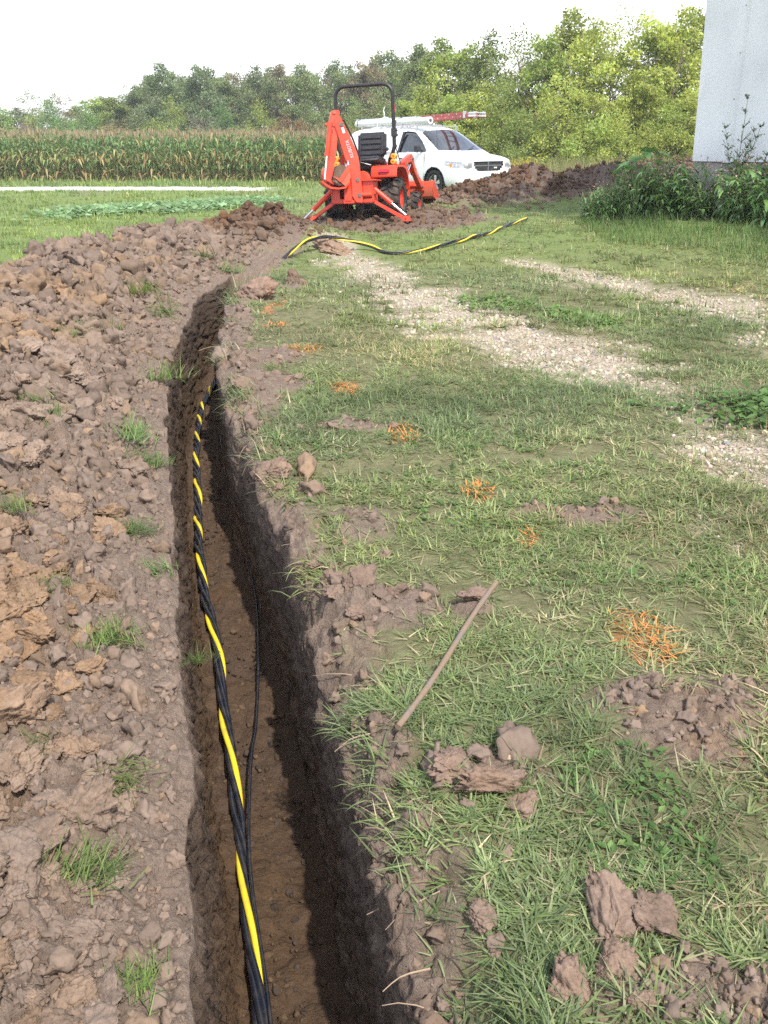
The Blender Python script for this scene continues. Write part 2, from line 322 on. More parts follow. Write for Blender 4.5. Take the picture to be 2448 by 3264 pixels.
def soil_relief(X, Y, dirt, scale=None):
    """cloddy surface: rounded lumps in three sizes"""
    wx = X + .05 * vnoise(X * 6, Y * 6, 41); wy = Y + .05 * vnoise(X * 6 + 9, Y * 6, 42)
    a, ia = worley(wx * 4.2, wy * 4.2, 31); b, ib = worley(wx * 10.5, wy * 10.5, 32); c, ic = worley(wx * 26, wy * 26, 33)
    h = .055 * np.clip(1 - 1.5 * a * a, -.2, 1) * ia + .046 * np.clip(1 - 1.5 * b * b, -.5, 1) * (ib ** 1.3) + .020 * np.clip(1 - 1.6 * c * c, -.6, 1) * ic
    e_, ie = worley(wx * 62, wy * 62, 35)
    h = h + .018 * fbm(X * 9, Y * 9, 3, 34) + .009 * np.clip(1 - 1.6 * e_ * e_, -.6, 1) * ie * (Y < 4)
    f_ = np.abs(fbm(X * 14 + 3, Y * 14, 3, 36)); h = h + .022 * (sst(0, .25, f_) - 1) * (Y < 14)
    h = h * (1 + .9 * sst(12, 15, Y))
    return h * dirt
def gz(X, Y, mk=None, rough=True):
    X = np.asarray(X, float); Y = np.asarray(Y, float)
    if mk is None: mk = masks(X, Y)
    lp = left_pile(X, Y); rp = right_pile(X, Y)
    z = base_z(X, Y) + lp + rp
    if rough:
        dL = XL_(Y) - X; dR = X - XR_(Y)
        amp = .5 + .5 * np.clip(np.maximum(sst(.01, .08, lp) * sst(.04, .2, dL), sst(.03, .2, rp)), 0, 1)
        amp = np.maximum(amp, 1.1 * (1 - sst(.05, .45, np.abs(dR))) * (Y < 12))
        z = z + soil_relief(X, Y, mk['dirt'] * amp)
        inY = 1 - sst(10.0, 10.6, Y)
        z = z - .085 * sst(.18, .6, fbm(X * 9, Y * 9, 3, 48)) * np.exp(-(np.clip(dR, 0, 9) / .17) ** 2) * (dR > -.2) * inY
        # crumbling shoulder on the right rim
        k = np.clip(.5 + .9 * fbm(X * 2.2, Y * 2.6, 3, 44), 0, 1.2)
        w_ = .05 + .09 * (1 - sst(1.45, 1.9, Y)) + .04 * np.clip(fbm(Y * 1.7, Y * 0 + 2, 2, 47), 0, 1)
        z = z - (.13 + .08 * (1 - sst(1.45, 1.9, Y))) * k * np.exp(-(np.clip(dR, 0, 9) / w_) ** 1.5) * (dR > -.2) * inY + .05 * np.exp(-((dR - .2) / .1) ** 2) * np.clip(fbm(X * 3, Y * 3, 2, 45) + .3, 0, 1) * inY
        z = z - .032 * np.exp(-np.clip(dL, 0, 9) / .028) * (dL > -.2) * inY
        z = z - .05 * mk['gravel'] * .5 + .012 * fbm(X * 4, Y * 4, 3, 46) * mk['grass']
    return z
# ---------------------------------------------------------------- the ground sheet with the trench cut into it
def build_ground():
    tn = np.linspace(1.45 / 1.0, 1.45 / 60.0, 520)
    p = math.radians(22.184)
    # rows evenly spaced in the picture
    v = np.linspace(math.tan(math.atan(1.45 / .98) - p), math.tan(math.atan(1.45 / 60) - p), 530)
    Yr = 1.45 / np.tan(np.arctan(v) + p)
    rows = np.concatenate([[-400, -60, -15, -5], np.linspace(-2.5, .95, 22), Yr, [66, 74, 86, 100, 120, 150, 200, 280, 400, 650, 1000, 1600, 2600]])
    NL, NW, NF, NR, NO = 208, 44, 40, 285, 11
    qL = np.linspace(1, 0, NL) ** 1.12; qR = np.linspace(0, 1, NR) ** 1.08
    outer = np.array([1.25, 1.7, 2.5, 4, 7, 12, 22, 45, 100, 300, 1000])
    nR = len(rows); Yc = rows[:, None]
    xm = xc(Yc); xl = XL_(Yc); xr = XR_(Yc)
    aY = np.abs(Yc)
    WL = xl + .47 * aY + 1.0; WR = .47 * aY + 1.0 - xr
    # wobble of the cut faces
    jl = .035 * fbm(Yc * 3.1, Yc * 0 + 1, 4, 51, .6); jr = .03 * fbm(Yc * 2.7, Yc * 0 + 4, 3, 52)
    jag = .05 * np.clip(fbm(Yc * 4.5, Yc * 0 + 8, 3, 53), -.3, 1)
    Xl = xl + jl - WL * qL[None, :]; Xr = xr + jr + np.maximum(jag, 0) + WR * qR[None, :]
    Xol = xl - WL * outer[None, ::-1]; Xor = xr + WR * outer[None, :]
    YY = lambda n: np.repeat(Yc, n, 1)
    def surf(X, Y):
        mk = masks(X, Y); return gz(X, Y, mk), mk
    XL = np.concatenate([Xol, Xl], 1); YL = YY(XL.shape[1]); ZL, mL = surf(XL, YL)
    XR = np.concatenate([Xr, Xor], 1); YR = YY(XR.shape[1]); ZR, mR = surf(XR, YR)
    D = trench_depth(Yc)
    k = (np.arange(1, NW + 1) / (NW + 1))[None, :]
    zf0 = base_z(xm, Yc) - D
    # left wall: from rim down to floor, nearly plumb, tooth streaks
    YWl = YY(NW); zt = ZL[:, -1:]; zw = zt + (zf0 - zt) * k
    dw = zt - zw
    st = .014 * fbm(YWl * 26, zw * 5, 4, 61) + .012 * fbm(YWl * 5, zw * 7, 3, 62) + .010 * vnoise(YWl * 45, zw * 45, 63) + .006 * vnoise(YWl * 95, zw * 95, 67)
    act = sst(.03, .25, D)
    XWl = XL[:, -1:] + act * (.060 * k + st * 1.5 * sst(0, .06, dw) + .02 * sst(.9, 1, k))
    zt2 = ZR[:, :1]; k2 = k[:, ::-1]; zw2 = zt2 + (zf0 - zt2) * k2; dw2 = zt2 - zw2
    YWr = YY(NW)
    st2 = .016 * fbm(YWr * 24, zw2 * 4, 4, 64) + .02 * fbm(YWr * 5, zw2 * 8, 3, 65) + .011 * vnoise(YWr * 42, zw2 * 42, 66) + .006 * vnoise(YWr * 95, zw2 * 95, 68)
    und = np.clip(np.maximum(jag, 0) + jr * .5, 0, .1)
    XWr = XR[:, :1] - act * (.02 * sst(.9, 1, k2) - st2 + np.maximum(jag, 0) * sst(0, .35, k2) * .9 + .01)
    f = np.linspace(0, 1, NF + 2)[1:-1][None, :]
    XF = XWl[:, -1:] + (XWr[:, :1] - XWl[:, -1:]) * f; YF = YY(NF)
    a, ia = worley(XF * 9, YF * 9, 71); b_, ib = worley(XF * 24, YF * 24, 72)
    ZF = zf0 + act * (.035 * (1 - 1.3 * a * a) * ia + .014 * (1 - b_) * ib + .02 * fbm(XF * 4, YF * 4, 3, 73) + .03 * (np.abs(f - .5) * 2) ** 4)
    # beyond the trench end the strip is ordinary ground
    Xs = np.concatenate([XWl, XF, XWr], 1); Ys = YY(Xs.shape[1]); mS = masks(Xs, Ys); Zs = gz(Xs, Ys, mS); Zw = np.concatenate([zw, ZF, zw2], 1); Zw = Zs * (1 - act) + Zw * act
    X = np.concatenate([XL, XWl, XF, XWr, XR], 1); Z = np.concatenate([ZL, Zw, ZR], 1); Yg = np.repeat(Yc, X.shape[1], 1).copy()
    nW = NW * 2 + NF
    def full(key, wallv):
        return np.concatenate([mL[key], mS[key] * (1 - act) + wallv * act, mR[key]], 1)
    dpt = np.concatenate([np.zeros_like(XL), dw, zt - ZF, dw2, np.zeros_like(XR)], 1)
    under = np.concatenate([XL * 0, .15 + .85 * sst(.18, .5, dw + .08 * fbm(YWl * 4, zw * 4, 3, 81)), .75 + .4 * fbm(XF * 5, YF * 5, 3, 82), .10 + .5 * sst(.35, .65, dw2 + .1 * fbm(YWr * 4, zw2 * 4, 3, 83)), XR * 0], 1)
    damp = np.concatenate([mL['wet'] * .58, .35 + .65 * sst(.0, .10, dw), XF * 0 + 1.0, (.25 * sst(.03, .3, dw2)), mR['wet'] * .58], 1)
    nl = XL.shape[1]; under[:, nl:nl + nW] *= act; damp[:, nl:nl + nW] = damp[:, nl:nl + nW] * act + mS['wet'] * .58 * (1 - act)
    nC = X.shape[1]; idx = np.arange(nR * nC).reshape(nR, nC)
    Fq = np.stack([idx[:-1, :-1], idx[:-1, 1:], idx[1:, 1:], idx[1:, :-1]], -1).reshape(-1, 4)
    V = np.stack([X, Yg, Z], -1).reshape(-1, 3)
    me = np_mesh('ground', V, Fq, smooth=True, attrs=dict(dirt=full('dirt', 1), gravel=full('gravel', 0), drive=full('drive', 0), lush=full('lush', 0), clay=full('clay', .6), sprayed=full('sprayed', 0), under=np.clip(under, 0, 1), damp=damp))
    o = link('ground', me, make_ground_mat()); tag(o, 'earth and lawn with the long narrow trench cut through it', 'ground', kind='structure')
    return o
build_ground()

# ---------------------------------------------------------------- clods, crumbs, gravel
def ico(sub):
    bm = bmesh.new(); bmesh.ops.create_icosphere(bm, subdivisions=sub, radius=1)
    V = np.array([v.co[:] for v in bm.verts]); F = np.array([[v.index for v in f.verts] for f in bm.faces]); bm.free(); return V, F
ICO1, ICO2, ICO3, ICO4 = ico(1), ico(2), ico(3), ico(5)
def clod_shape(V, seed, cuts=9, rough=.18, flat=.75):
    r = np.random.default_rng(seed); P = V.copy()
    for i in range(cuts):
        n = r.normal(size=3); n /= np.linalg.norm(n); d = r.uniform(.5, .9)
        s = P @ n; P = P - np.outer(np.maximum(s - d, 0), n)
    k = 1 + rough * noise3(V, 2.1, seed) + rough * .6 * noise3(V, 4.7, seed + 9)
    if len(V) > 500: k = k + rough * .45 * noise3(V, 10.5, seed + 19) + rough * .30 * noise3(V, 22, seed + 29) + rough * .20 * noise3(V, 43, seed + 39)
    P = P * k[:, None]
    P[:, 2] *= flat; P[:, 0] *= r.uniform(.85, 1.25)
    return P
def rotm(r, n):
    """n random rotations (n,3,3)"""
    q = r.normal(size=(n, 4)); q /= np.linalg.norm(q, axis=1)[:, None]
    w, x, y, z = q.T
    return np.stack([1 - 2 * (y * y + z * z), 2 * (x * y - z * w), 2 * (x * z + y * w), 2 * (x * y + z * w), 1 - 2 * (x * x + z * z), 2 * (y * z - x * w), 2 * (x * z - y * w), 2 * (y * z + x * w), 1 - 2 * (x * x + y * y)], -1).reshape(n, 3, 3)
def scatter_mesh(name, shapes, F, P, size, cols, r, mat, smooth=False):
    """many small stones merged into one mesh"""
    n = len(P); R = rotm(r, n); which = r.integers(0, len(shapes), n); nv = len(shapes[0])
    SH = np.stack(shapes)[which]
    V = np.einsum('nij,nkj->nki', R, SH) * size[:, None, None] + P[:, None, :]
    Fa = (F[None] + (np.arange(n) * nv)[:, None, None]).reshape(-1, 3)
    C = np.repeat(cols, nv, 0)
    me = np_mesh(name, V.reshape(-1, 3), Fa, smooth=smooth, col=C)
    return link(name, me, mat)
CLOD = make_clod_mat(); CRUMB = make_crumb_mat('soil_crumb'); STONE = make_crumb_mat('limestone_pebble', .8)
TOP = np.array([.21, .158, .126]); CLY = np.array([.265, .178, .110])
def soil_cols(n, r, clayp):
    k = np.clip(clayp + .3 * r.normal(size=n) - .1, 0, 1)[:, None]; c = (TOP * (1 - k) + CLY * k) * r.uniform(.8, 1.2, (n, 1)); return c
def in_view(X, Y, m=.5): return np.abs(X) < .44 * Y + m
clod_meshes = []
for i in range(12):
    me = np_mesh('clod', clod_shape(ICO4[0], 300 + i, cuts=7 + i % 4, rough=.24), ICO4[1], smooth=True); me.materials.append(CLOD); clod_meshes.append(me)
def put_clod(x, y, s, seed, label, group=None, col=(1, 1, 1), sink=.3, z=None, cat='clod', scl=None):
    r = random.Random(seed)
    o = bpy.data.objects.new('soil_clod', clod_meshes[seed % 12]); COL.objects.link(o)
    zz = float(gz(np.array([x]), np.array([y]))[0]) if z is None else z
    o.location = (x, y, zz + s * (.75 - sink) * .40); o.rotation_euler = (r.uniform(-.5, .5), r.uniform(-.5, .5), r.uniform(0, 6.28)); o.scale = scl if scl else (s * r.uniform(.85, 1.2), s * r.uniform(.85, 1.1), s * r.uniform(.7, .95))
    o.color = (*col, 1); tag(o, label, cat, group); return o
def spoil_clods():
    r = np.random.default_rng(91)
    n = 6000; Y = 1.0 + 12.6 * r.random(n) ** 1.6; d = .07 + 2.6 * r.random(n) ** 1.15; X = XL_(Y) - d
    ok = (left_pile(X, Y) > .02) & in_view(X, Y, .3); X, Y = X[ok], Y[ok]
    size = (.0205 + .0015 * Y) * (.65 + .35 * sst(.15, .5, XL_(Y) - X)) * (1 + .15 * (1 - sst(2.2, 4.5, Y))) * np.exp(.55 * r.normal(size=len(X))) * 1.1
    size = np.clip(size, .010, .11)
    near = np.argsort(-size / Y)
    big = near[:285]; rest = near[285:]
    Zb = gz(X[big], Y[big])
    for i, j in enumerate(big):
        clay = min(max(float(vnoise(X[j] * 1.3, Y[j] * 1.3, 77)) * 1.6 + .3 * (((i * 29) % 11) / 5 - 1), 0), 1)
        c = (1 + .07 * clay, 1 - .05 * clay, 1 - .22 * clay); k = .88 + .28 * ((i * 37) % 10) / 10
        put_clod(float(X[j]), float(Y[j]), float(size[j]), 1000 + i, 'lump of dug soil lying on the long spoil heap left of the trench', 'soil lumps on the spoil heap', tuple(v * k for v in c), z=float(Zb[i]))
    return X[rest], Y[rest], size[rest]
CX, CY, CS = spoil_clods()
def crumbs():
    r = np.random.default_rng(92)
    Xs, Ys, Ss = [CX], [CY], [CS]
    # small crumbs everywhere on bare soil, by picture area
    n = 30000; Y = 1.0 + 18 * r.random(n) ** 2.2; X = (r.random(n) * 2 - 1) * (.45 * Y + .5)
    mk = masks(X, Y); dR = X - xc(Y)
    ok = (np.abs(dR) > hw(Y) + .02) & (mk['dirt'] > r.uniform(.3, .9, n)) & ((X < xc(Y)) | (X - XR_(Y) > .35) | (r.random(n) < .35))
    Xs.append(X[ok]); Ys.append(Y[ok]); Ss.append(np.clip((.0045 + .0022 * Y[ok]) * np.exp(.5 * r.normal(size=ok.sum())), .004, .06))
    # loose lumps fallen along the right rim
    n = 160; Y = 1.1 + 9 * r.random(n) ** 1.5; X = XR_(Y) + .02 + np.abs(r.normal(size=n)) * .16
    Xs.append(X); Ys.append(Y); Ss.append((.007 + .0028 * Y) * np.exp(.5 * r.normal(size=n)))
    # mounds round the tractor
    n = 4200; t = r.random(n); rx = np.interp(t, np.linspace(0, 1, len(RIDGE)), [a[0] for a in RIDGE]); ry = np.interp(t, np.linspace(0, 1, len(RIDGE)), [a[1] for a in RIDGE])
    Xs.append(rx + r.normal(size=n) * .6); Ys.append(ry + r.normal(size=n) * .7); Ss.append(.023 * np.exp(.55 * r.normal(size=n)))
    n = 700; Xs.append(-1.75 + r.normal(size=n) * .55); Ys.append(13.2 + r.normal(size=n) * .45); Ss.append(.022 * np.exp(.5 * r.normal(size=n)))
    X = np.concatenate(Xs); Y = np.concatenate(Ys); s = np.concatenate(Ss); Z = gz(X, Y)
    clay = .12 + .5 * (vnoise(X * 1.3, Y * 1.3, 77) > .15) * (left_pile(X, Y) > .12)
    cols = soil_cols(len(X), r, clay); wet = masks(X, Y)['wet'][:, None]; cols = cols * (1 - wet) + wet * cols * np.array([.58, .46, .37]); P = np.stack([X, Y, Z + s * .12], -1)
    m = s / Y > .0085
    s1 = [clod_shape(ICO1[0], 400 + i, 5, .2) for i in range(10)]; s2 = [clod_shape(ICO3[0], 420 + i, 7, .46) for i in range(12)]; print('medium crumbs', int(m.sum()), 'fine', int((~m).sum()))
    o = scatter_mesh('soil_crumbs', s2, ICO3[1], P[m], s[m], cols[m], r, CRUMB, True); tag(o, 'crumbly soil lumps strewn over the spoil heaps', 'soil', kind='stuff')
    o = scatter_mesh('fine_soil_crumbs', s1, ICO1[1], P[~m], s[~m], cols[~m], r, CRUMB); tag(o, 'fine crumbs of loose soil on all bare earth', 'soil', kind='stuff')
    # crumbs on the trench floor
    n = 1500; Y = 1.3 + 7.5 * r.random(n) ** 1.4; X = xc(Y) + (r.random(n) - .5) * hw(Y) * 1.8; s = np.minimum((.004 + .0016 * Y) * np.exp(.5 * r.normal(size=n)), .017)
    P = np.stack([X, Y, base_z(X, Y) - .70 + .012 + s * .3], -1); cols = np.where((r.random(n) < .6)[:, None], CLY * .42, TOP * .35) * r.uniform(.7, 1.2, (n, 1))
    o = scatter_mesh('trench_crumbs', s1, ICO1[1], P, s, cols, r, CRUMB); tag(o, 'damp brown crumbs on the trench floor', 'soil', kind='stuff')
crumbs()
def rim_clods():
    r = np.random.default_rng(95)
    for i in range(22):
        Y = 1.15 + 7.5 * r.random() ** 1.6; X = float(XR_(Y)) + .05 + abs(r.normal()) * .08; s = (.019 + .0036 * Y) * math.exp(.35 * r.normal())
        put_clod(X, Y, s, 5000 + i, 'lump of broken turf soil on the right lip of the trench', 'soil lumps on the right lip', (.95, .9, .88), sink=.55)
rim_clods()
# single clods the photograph shows on the right of the trench
put_clod(.455, 1.40, .088, 1, 'largest angular grey clod on the grass near the bottom right corner', col=(1.05, 1, .98), scl=(.10, .075, .062))
put_clod(.535, 1.395, .06, 2, 'crumbly rooty clod tucked behind the largest clod at bottom right', col=(.85, .8, .78))
put_clod(.335, 1.235, .065, 4, 'rounded clod at the bottom edge below the largest clod', col=(1.08, 1.0, .95), scl=(.062, .055, .06))
put_clod(.435, 1.275, .042, 5, 'small wedge shaped clod between two bigger clods at bottom right', col=(1.1, 1.02, .96))
put_clod(.45, 1.20, .028, 6, 'smallest clod of the bottom right cluster', col=(1, .95, .9))
put_clod(.17, 1.86, .06, 7, 'lumpy clod ridge beside the lower end of the stick', col=(.98, .93, .92), scl=(.085, .05, .045))
put_clod(.26, 1.80, .07, 8, 'broad flat clod on the turf edge right of the stick end', col=(1, .95, .94), scl=(.10, .06, .05))
put_clod(.315, 1.735, .05, 9, 'clod leaning down the turf edge below the flat clod', col=(.95, .9, .88))
put_clod(.30, 2.73, .055, 10, 'soft clod lying under the upper end of the stick', col=(1, .93, .92), scl=(.06, .05, .032))
put_clod(-1.2, 8.80, .19, 11, 'big square block of soil on the right rim of the trench', col=(1.08, .98, .95), sink=.25, scl=(.20, .17, .19))
put_clod(-1.02, 8.15, .07, 13, 'small ochre clod on the right rim in front of the big block', col=(1.25, .9, .6))
put_clod(-.08, 2.82, .055, 14, 'ragged clod hanging at the broken turf edge left of the stick', col=(.8, .75, .74))
put_clod(.03, 2.80, .05, 15, 'clod under the turf lip halfway between trench and stick', col=(.85, .8, .78))
put_clod(-.93, 9.9, .14, 16, 'dark broken clod at the far right rim beyond the big block', col=(.7, .65, .63))
put_clod(-.62, 12.35, .34, 17, 'low grey gravelly mound under the cable where it leaves the trench', col=(1.15, 1.05, .95), sink=.62, scl=(.30, .2, .15), cat='mound')
st = bpy.data.objects.new('pale_stone', clod_meshes[3]); COL.objects.link(st); st.location = (.315, 1.905, float(gz(np.array([.315]), np.array([1.905]))[0]) + .012); st.scale = (.017, .014, .013); st.color = (2.1, 2.1, 1.9, 1); tag(st, 'small pale rounded stone in the grass below the stick', 'stone')
def gravel():
    r = np.random.default_rng(93)
    n = 30000; Y = 2.2 + 10.5 * r.random(n) ** 1.7; X = -.9 + (r.random(n)) * (.45 * Y + 1.4)
    mk = masks(X, Y); ok = (mk['gravel'] > r.uniform(.15, .95, n)) & in_view(X, Y, .4); X, Y = X[ok], Y[ok]
    s = np.clip((.0048 + .00065 * Y) * np.exp(.5 * r.normal(size=len(X))), .003, .022)
    P = np.stack([X, Y, gz(X, Y) + s * .2], -1)
    c = np.array([.52, .45, .36]) * r.uniform(.75, 1.2, (len(X), 1)) * (1 + .06 * r.normal(size=(len(X), 3)))
    c = np.where((r.random(len(X)) < .04)[:, None], np.array([.28, .28, .30]), c)
    o = scatter_mesh('gravel', [clod_shape(ICO1[0], 500 + i, 4, .12, .7) for i in range(8)], ICO1[1], P, s, np.clip(c, .05, .75), r, STONE); tag(o, 'pale limestone pebbles on the worn wheel tracks', 'gravel', kind='stuff')
gravel()

# ---------------------------------------------------------------- grass
def blades(P, az, L, w, th0, th1, nseg, cols, r):
    """curved tapering blades; returns V,F,C"""
    n = len(P); f = np.linspace(0, 1, nseg + 1)
    d = np.stack([np.cos(az), np.sin(az)], -1); sd = np.stack([-np.sin(az), np.cos(az)], -1)
    pos = [np.zeros((n, 2))]; cur = np.zeros((n, 2))
    for i in range(nseg):
        th = th0 + th1 * (i + .5) / nseg
        cur = cur + np.stack([np.sin(th), np.cos(th)], -1) * (L / nseg)[:, None]; pos.append(cur.copy())
    V = []
    for i in range(nseg + 1):
        hw = (w * .5 * (1 - f[i] ** 1.6))[:, None]
        c = P + np.concatenate([d * pos[i][:, :1], pos[i][:, 1:]], 1)
        s3 = np.concatenate([sd, np.zeros((n, 1))], 1)
        if i < nseg: V += [c - s3 * hw, c + s3 * hw]
        else: V += [c]
    nv = 2 * nseg + 1; V = np.stack(V, 1)
    F = []
    for i in range(nseg - 1): a = 2 * i; F += [[a, a + 1, a + 3], [a, a + 3, a + 2]]
    a = 2 * (nseg - 1); F += [[a, a + 1, a + 2]]
    Fa = (np.array(F)[None] + (np.arange(n) * nv)[:, None, None]).reshape(-1, 3)
    shade = np.concatenate([np.repeat(.8 + .35 * f[:-1], 2), [1.15]])
    return V.reshape(-1, 3), Fa, np.repeat(cols, nv, 0)
GRASS = leaf_mat('grass_blade', .42, use_obj=False, rough=.55, spec=.3)
PAL = np.array([[.175, .225, .085], [.22, .275, .105], [.15, .195, .09], [.28, .31, .15], [.37, .345, .20], [.50, .42, .26], [.33, .25, .16]])
def grass_cols(n, r, X, Y, green=.5):
    """mix of greens and straw; patches of drier grass"""
    dry = np.clip(.23 + .6 * fbm(X * .9, Y * .9, 3, 111) + .12 * fbm(X * 5, Y * 5, 2, 112) - green * .45, 0.015, .75)
    u = r.random(n); out = PAL[np.minimum((r.random(n) * 4).astype(int), 3)]
    s = PAL[4 + np.minimum((r.random(n) ** 1.3 * 3).astype(int), 2)]
    out = np.where((u < dry)[:, None], s, out) * r.uniform(.75, 1.25, (n, 1))
    g = fbm(X * .6 + 7, Y * .6, 3, 113)[:, None]
    out = out * (1 + .38 * fbm(X * 1.7 + 2, Y * 1.7, 3, 115)[:, None])
    return out * (1 + .25 * g * np.array([1.2, .8, .3]))
def grass_zone(name, label, n, y0, y1, pw, Lr, wr, nseg, lean, x0=-1.0, x1=1.0, green=.4, mow=None, left=False, dens=None, seed=1, keep=None):
    r = np.random.default_rng(seed); per = 11; m = n // per
    Yt = y0 + (y1 - y0) * r.random(m) ** pw; Xt = (x0 + (x1 - x0) * r.random(m)) * (.45 * Yt + .6)
    clump = np.clip(.70 + 1.0 * fbm(Xt * 3.2, Yt * 3.2, 3, 121), .15, 1) * np.clip(.95 + 1.3 * fbm(Xt * 1.2 + 5, Yt * 1.2, 2, 127), .3, 1)
    ok = (masks(Xt, Yt)['grass'] * clump > r.random(m)); Xt, Yt = Xt[ok], Yt[ok]; m = len(Xt)
    tl = r.uniform(.65, 1.25, m); tdir = r.uniform(0, 6.28, m); tdry = np.clip(.16 * r.normal(size=m), -.3, .5); tbr = r.uniform(.78, 1.22, m)
    ti = np.repeat(np.arange(m), per); n = len(ti); o2 = r.normal(size=(n, 2)) * (.006 + .0032 * Yt[ti])[:, None]
    X = Xt[ti] + o2[:, 0]; Y = Yt[ti] + o2[:, 1]
    ok = (np.abs(X - xc(Y)) > hw(Y) + .01)
    if keep is not None: ok &= keep(X, Y)
    X, Y, o2, ti = X[ok], Y[ok], o2[ok], ti[ok]; n = len(X)
    if n == 0: return
    lawn = sst(-1.5, -3.5, X)
    swirl = fbm(X * 2.2, Y * 2.2, 3, 122) * 5
    az = np.arctan2(o2[:, 1] + .35 * np.sin(tdir[ti]) * .01 * (1 + Y * .5), o2[:, 0] + .35 * np.cos(tdir[ti]) * .01 * (1 + Y * .5)) + r.normal(size=n) * .5 + .25 * swirl
    L = r.uniform(*Lr, n) * tl[ti] * (1 + .3 * fbm(X * 1.4, Y * 1.4, 2, 123)); w = r.uniform(*wr, n)
    th0 = np.clip(r.normal(lean, .38, n), .02, 1.5); th1 = r.uniform(-.1, .9, n)
    flat = r.random(n) < .5 * (1 - lawn); th0 = np.where(flat, r.uniform(1.2, 1.5, n), th0); th1 = np.where(flat, r.uniform(-.1, .25, n), th1)
    P = np.stack([X, Y, gz(X, Y) + np.where(flat, .006, -.004)], -1)
    g = green - .45 * flat + .45 * lawn + .35 * sst(3.5, 5, X) - tdry[ti]
    C = grass_cols(n, r, X, Y, g) * tbr[ti][:, None]
    C = C * (1 + (np.array([.98, 1.06, .85]) - 1) * lawn[:, None])
    mark = np.zeros(n, bool)
    for (mx, my, rx, ry) in MARKS:
        q = ((X - mx) / rx) ** 2 + ((Y - my) / ry) ** 2; mark |= (q < 1) & (r.random(n) < .30 * (1 - .6 * q))
    m = ~mark
    V, F, C2 = blades(P[m], az[m], L[m], w[m], th0[m], th1[m], nseg, C[m], r)
    o = link(name, np_mesh(name, V, F, smooth=True, col=C2), GRASS); tag(o, label, 'grass', kind='stuff')
    return (P[mark], az[mark], L[mark], w[mark], th0[mark], th1[mark])
mk_p = []
mk_p.append((3, grass_zone('near_grass', 'tangled mown grass beside the trench in the foreground', 105000, 1.0, 3.4, 1.0, (.032, .082), (.0032, .0062), 3, 1.0, x0=-.3, x1=1.05, seed=201, green=.30)))
mk_p.append((2, grass_zone('middle_grass', 'mown grass between the trench and the wheel tracks', 180000, 3.4, 7.5, 1.15, (.035, .085), (.0045, .0085), 2, .9, x0=-.35, x1=1.05, seed=202, green=.40)))
mk_p.append((2, grass_zone('far_grass', 'grass around the wheel tracks and the tractor', 150000, 7.5, 17, 1.25, (.045, .10), (.009, .016), 2, .7, x0=-1.05, x1=1.05, seed=203, green=.55)))
grass_zone('distant_grass', 'lawn grass towards the corn field', 80000, 17, 36, 1.2, (.06, .13), (.015, .03), 1, .5, x0=-1.05, x1=1.05, seed=204, green=.8)
grass_zone('verge_grass', 'taller grass verge along the corn field', 26000, 35, 45, 1.1, (.12, .3), (.03, .06), 1, .4, x0=-1.05, x1=1.05, seed=205, green=.8)
def lip_grass():
    r = np.random.default_rng(207); m = 80; Yt = 1.1 + 8.6 * r.random(m) ** 1.4; keep = fbm(Yt * 2.3, Yt * 0 + 6, 2, 49) > -.02; Yt = Yt[keep]; m = len(Yt)
    Xt = XR_(Yt) + .03 + .10 * r.random(m) ** 1.5; per = 26; ti = np.repeat(np.arange(m), per); n = len(ti); s = 1 + .12 * Yt[ti]
    X = Xt[ti] + r.normal(size=n) * .018 * s; Y = Yt[ti] + r.normal(size=n) * .03 * s; az = math.pi + r.normal(size=n) * .75
    P = np.stack([X, Y, gz(np.maximum(X, XR_(Y) + .02), Y) + .004], -1)
    V, F, C = blades(P, az, r.uniform(.04, .09, n) * s, r.uniform(.0028, .0052, n) * (1 + .12 * Yt[ti]), np.clip(r.normal(1.0, .4, n), .1, 1.7), r.uniform(0, 1.3, n), 3, grass_cols(n, r, X, Y, .1), r)
    tag(link('lip_grass', np_mesh('lip_grass', V, F, smooth=True, col=C), GRASS), 'grass blades hanging over the right lip of the trench', 'grass', kind='stuff')
lip_grass()
ORANGE = paint('marking_paint', (.58, .19, .05), .85, dirt=(.22, .20, .08), dirt_amt=1.0, dirt_scale=75, spec=.2)
for i, (mx, my, rx, ry) in enumerate(MARKS):
    Vs, Fs, off = [], [], 0
    for nseg, t in mk_p:
        if t is None: continue
        P = t[0]; s = (((P[:, 0] - mx) / rx) ** 2 + ((P[:, 1] - my) / ry) ** 2 < 1.01)
        if s.sum() == 0: continue
        rr = np.random.default_rng(5); V, F, _ = blades(P[s] + [0, 0, .006], t[1][s], t[2][s] * .8, t[3][s] * 1.1, t[4][s], t[5][s], nseg, np.ones((s.sum(), 3)), rr)
        Vs.append(V); Fs.append(F + off); off += len(V)
    if not Vs: continue
    # a dash of sprayed blades right at the middle so the mark reads as one
    words = ['seventh', 'sixth', 'fifth', 'fourth', 'third', 'second', 'first', 'eighth']
    cent = ['just short of the big soil block', 'where the spoiled rim is widest', 'left of the pebbly wheel track', 'beyond the bare scraped strip', 'at the near end of the bare patch', 'a faint speck nearest the bare patch', 'largest and nearest, beside the dug patch', 'farthest, right beside the big soil block']
    o = link('orange_paint_mark', np_mesh('orange_paint_mark', np.concatenate(Vs), np.concatenate(Fs), smooth=True), ORANGE)
    tag(o, 'orange marking paint on grass blades, ' + cent[i], 'paint mark')
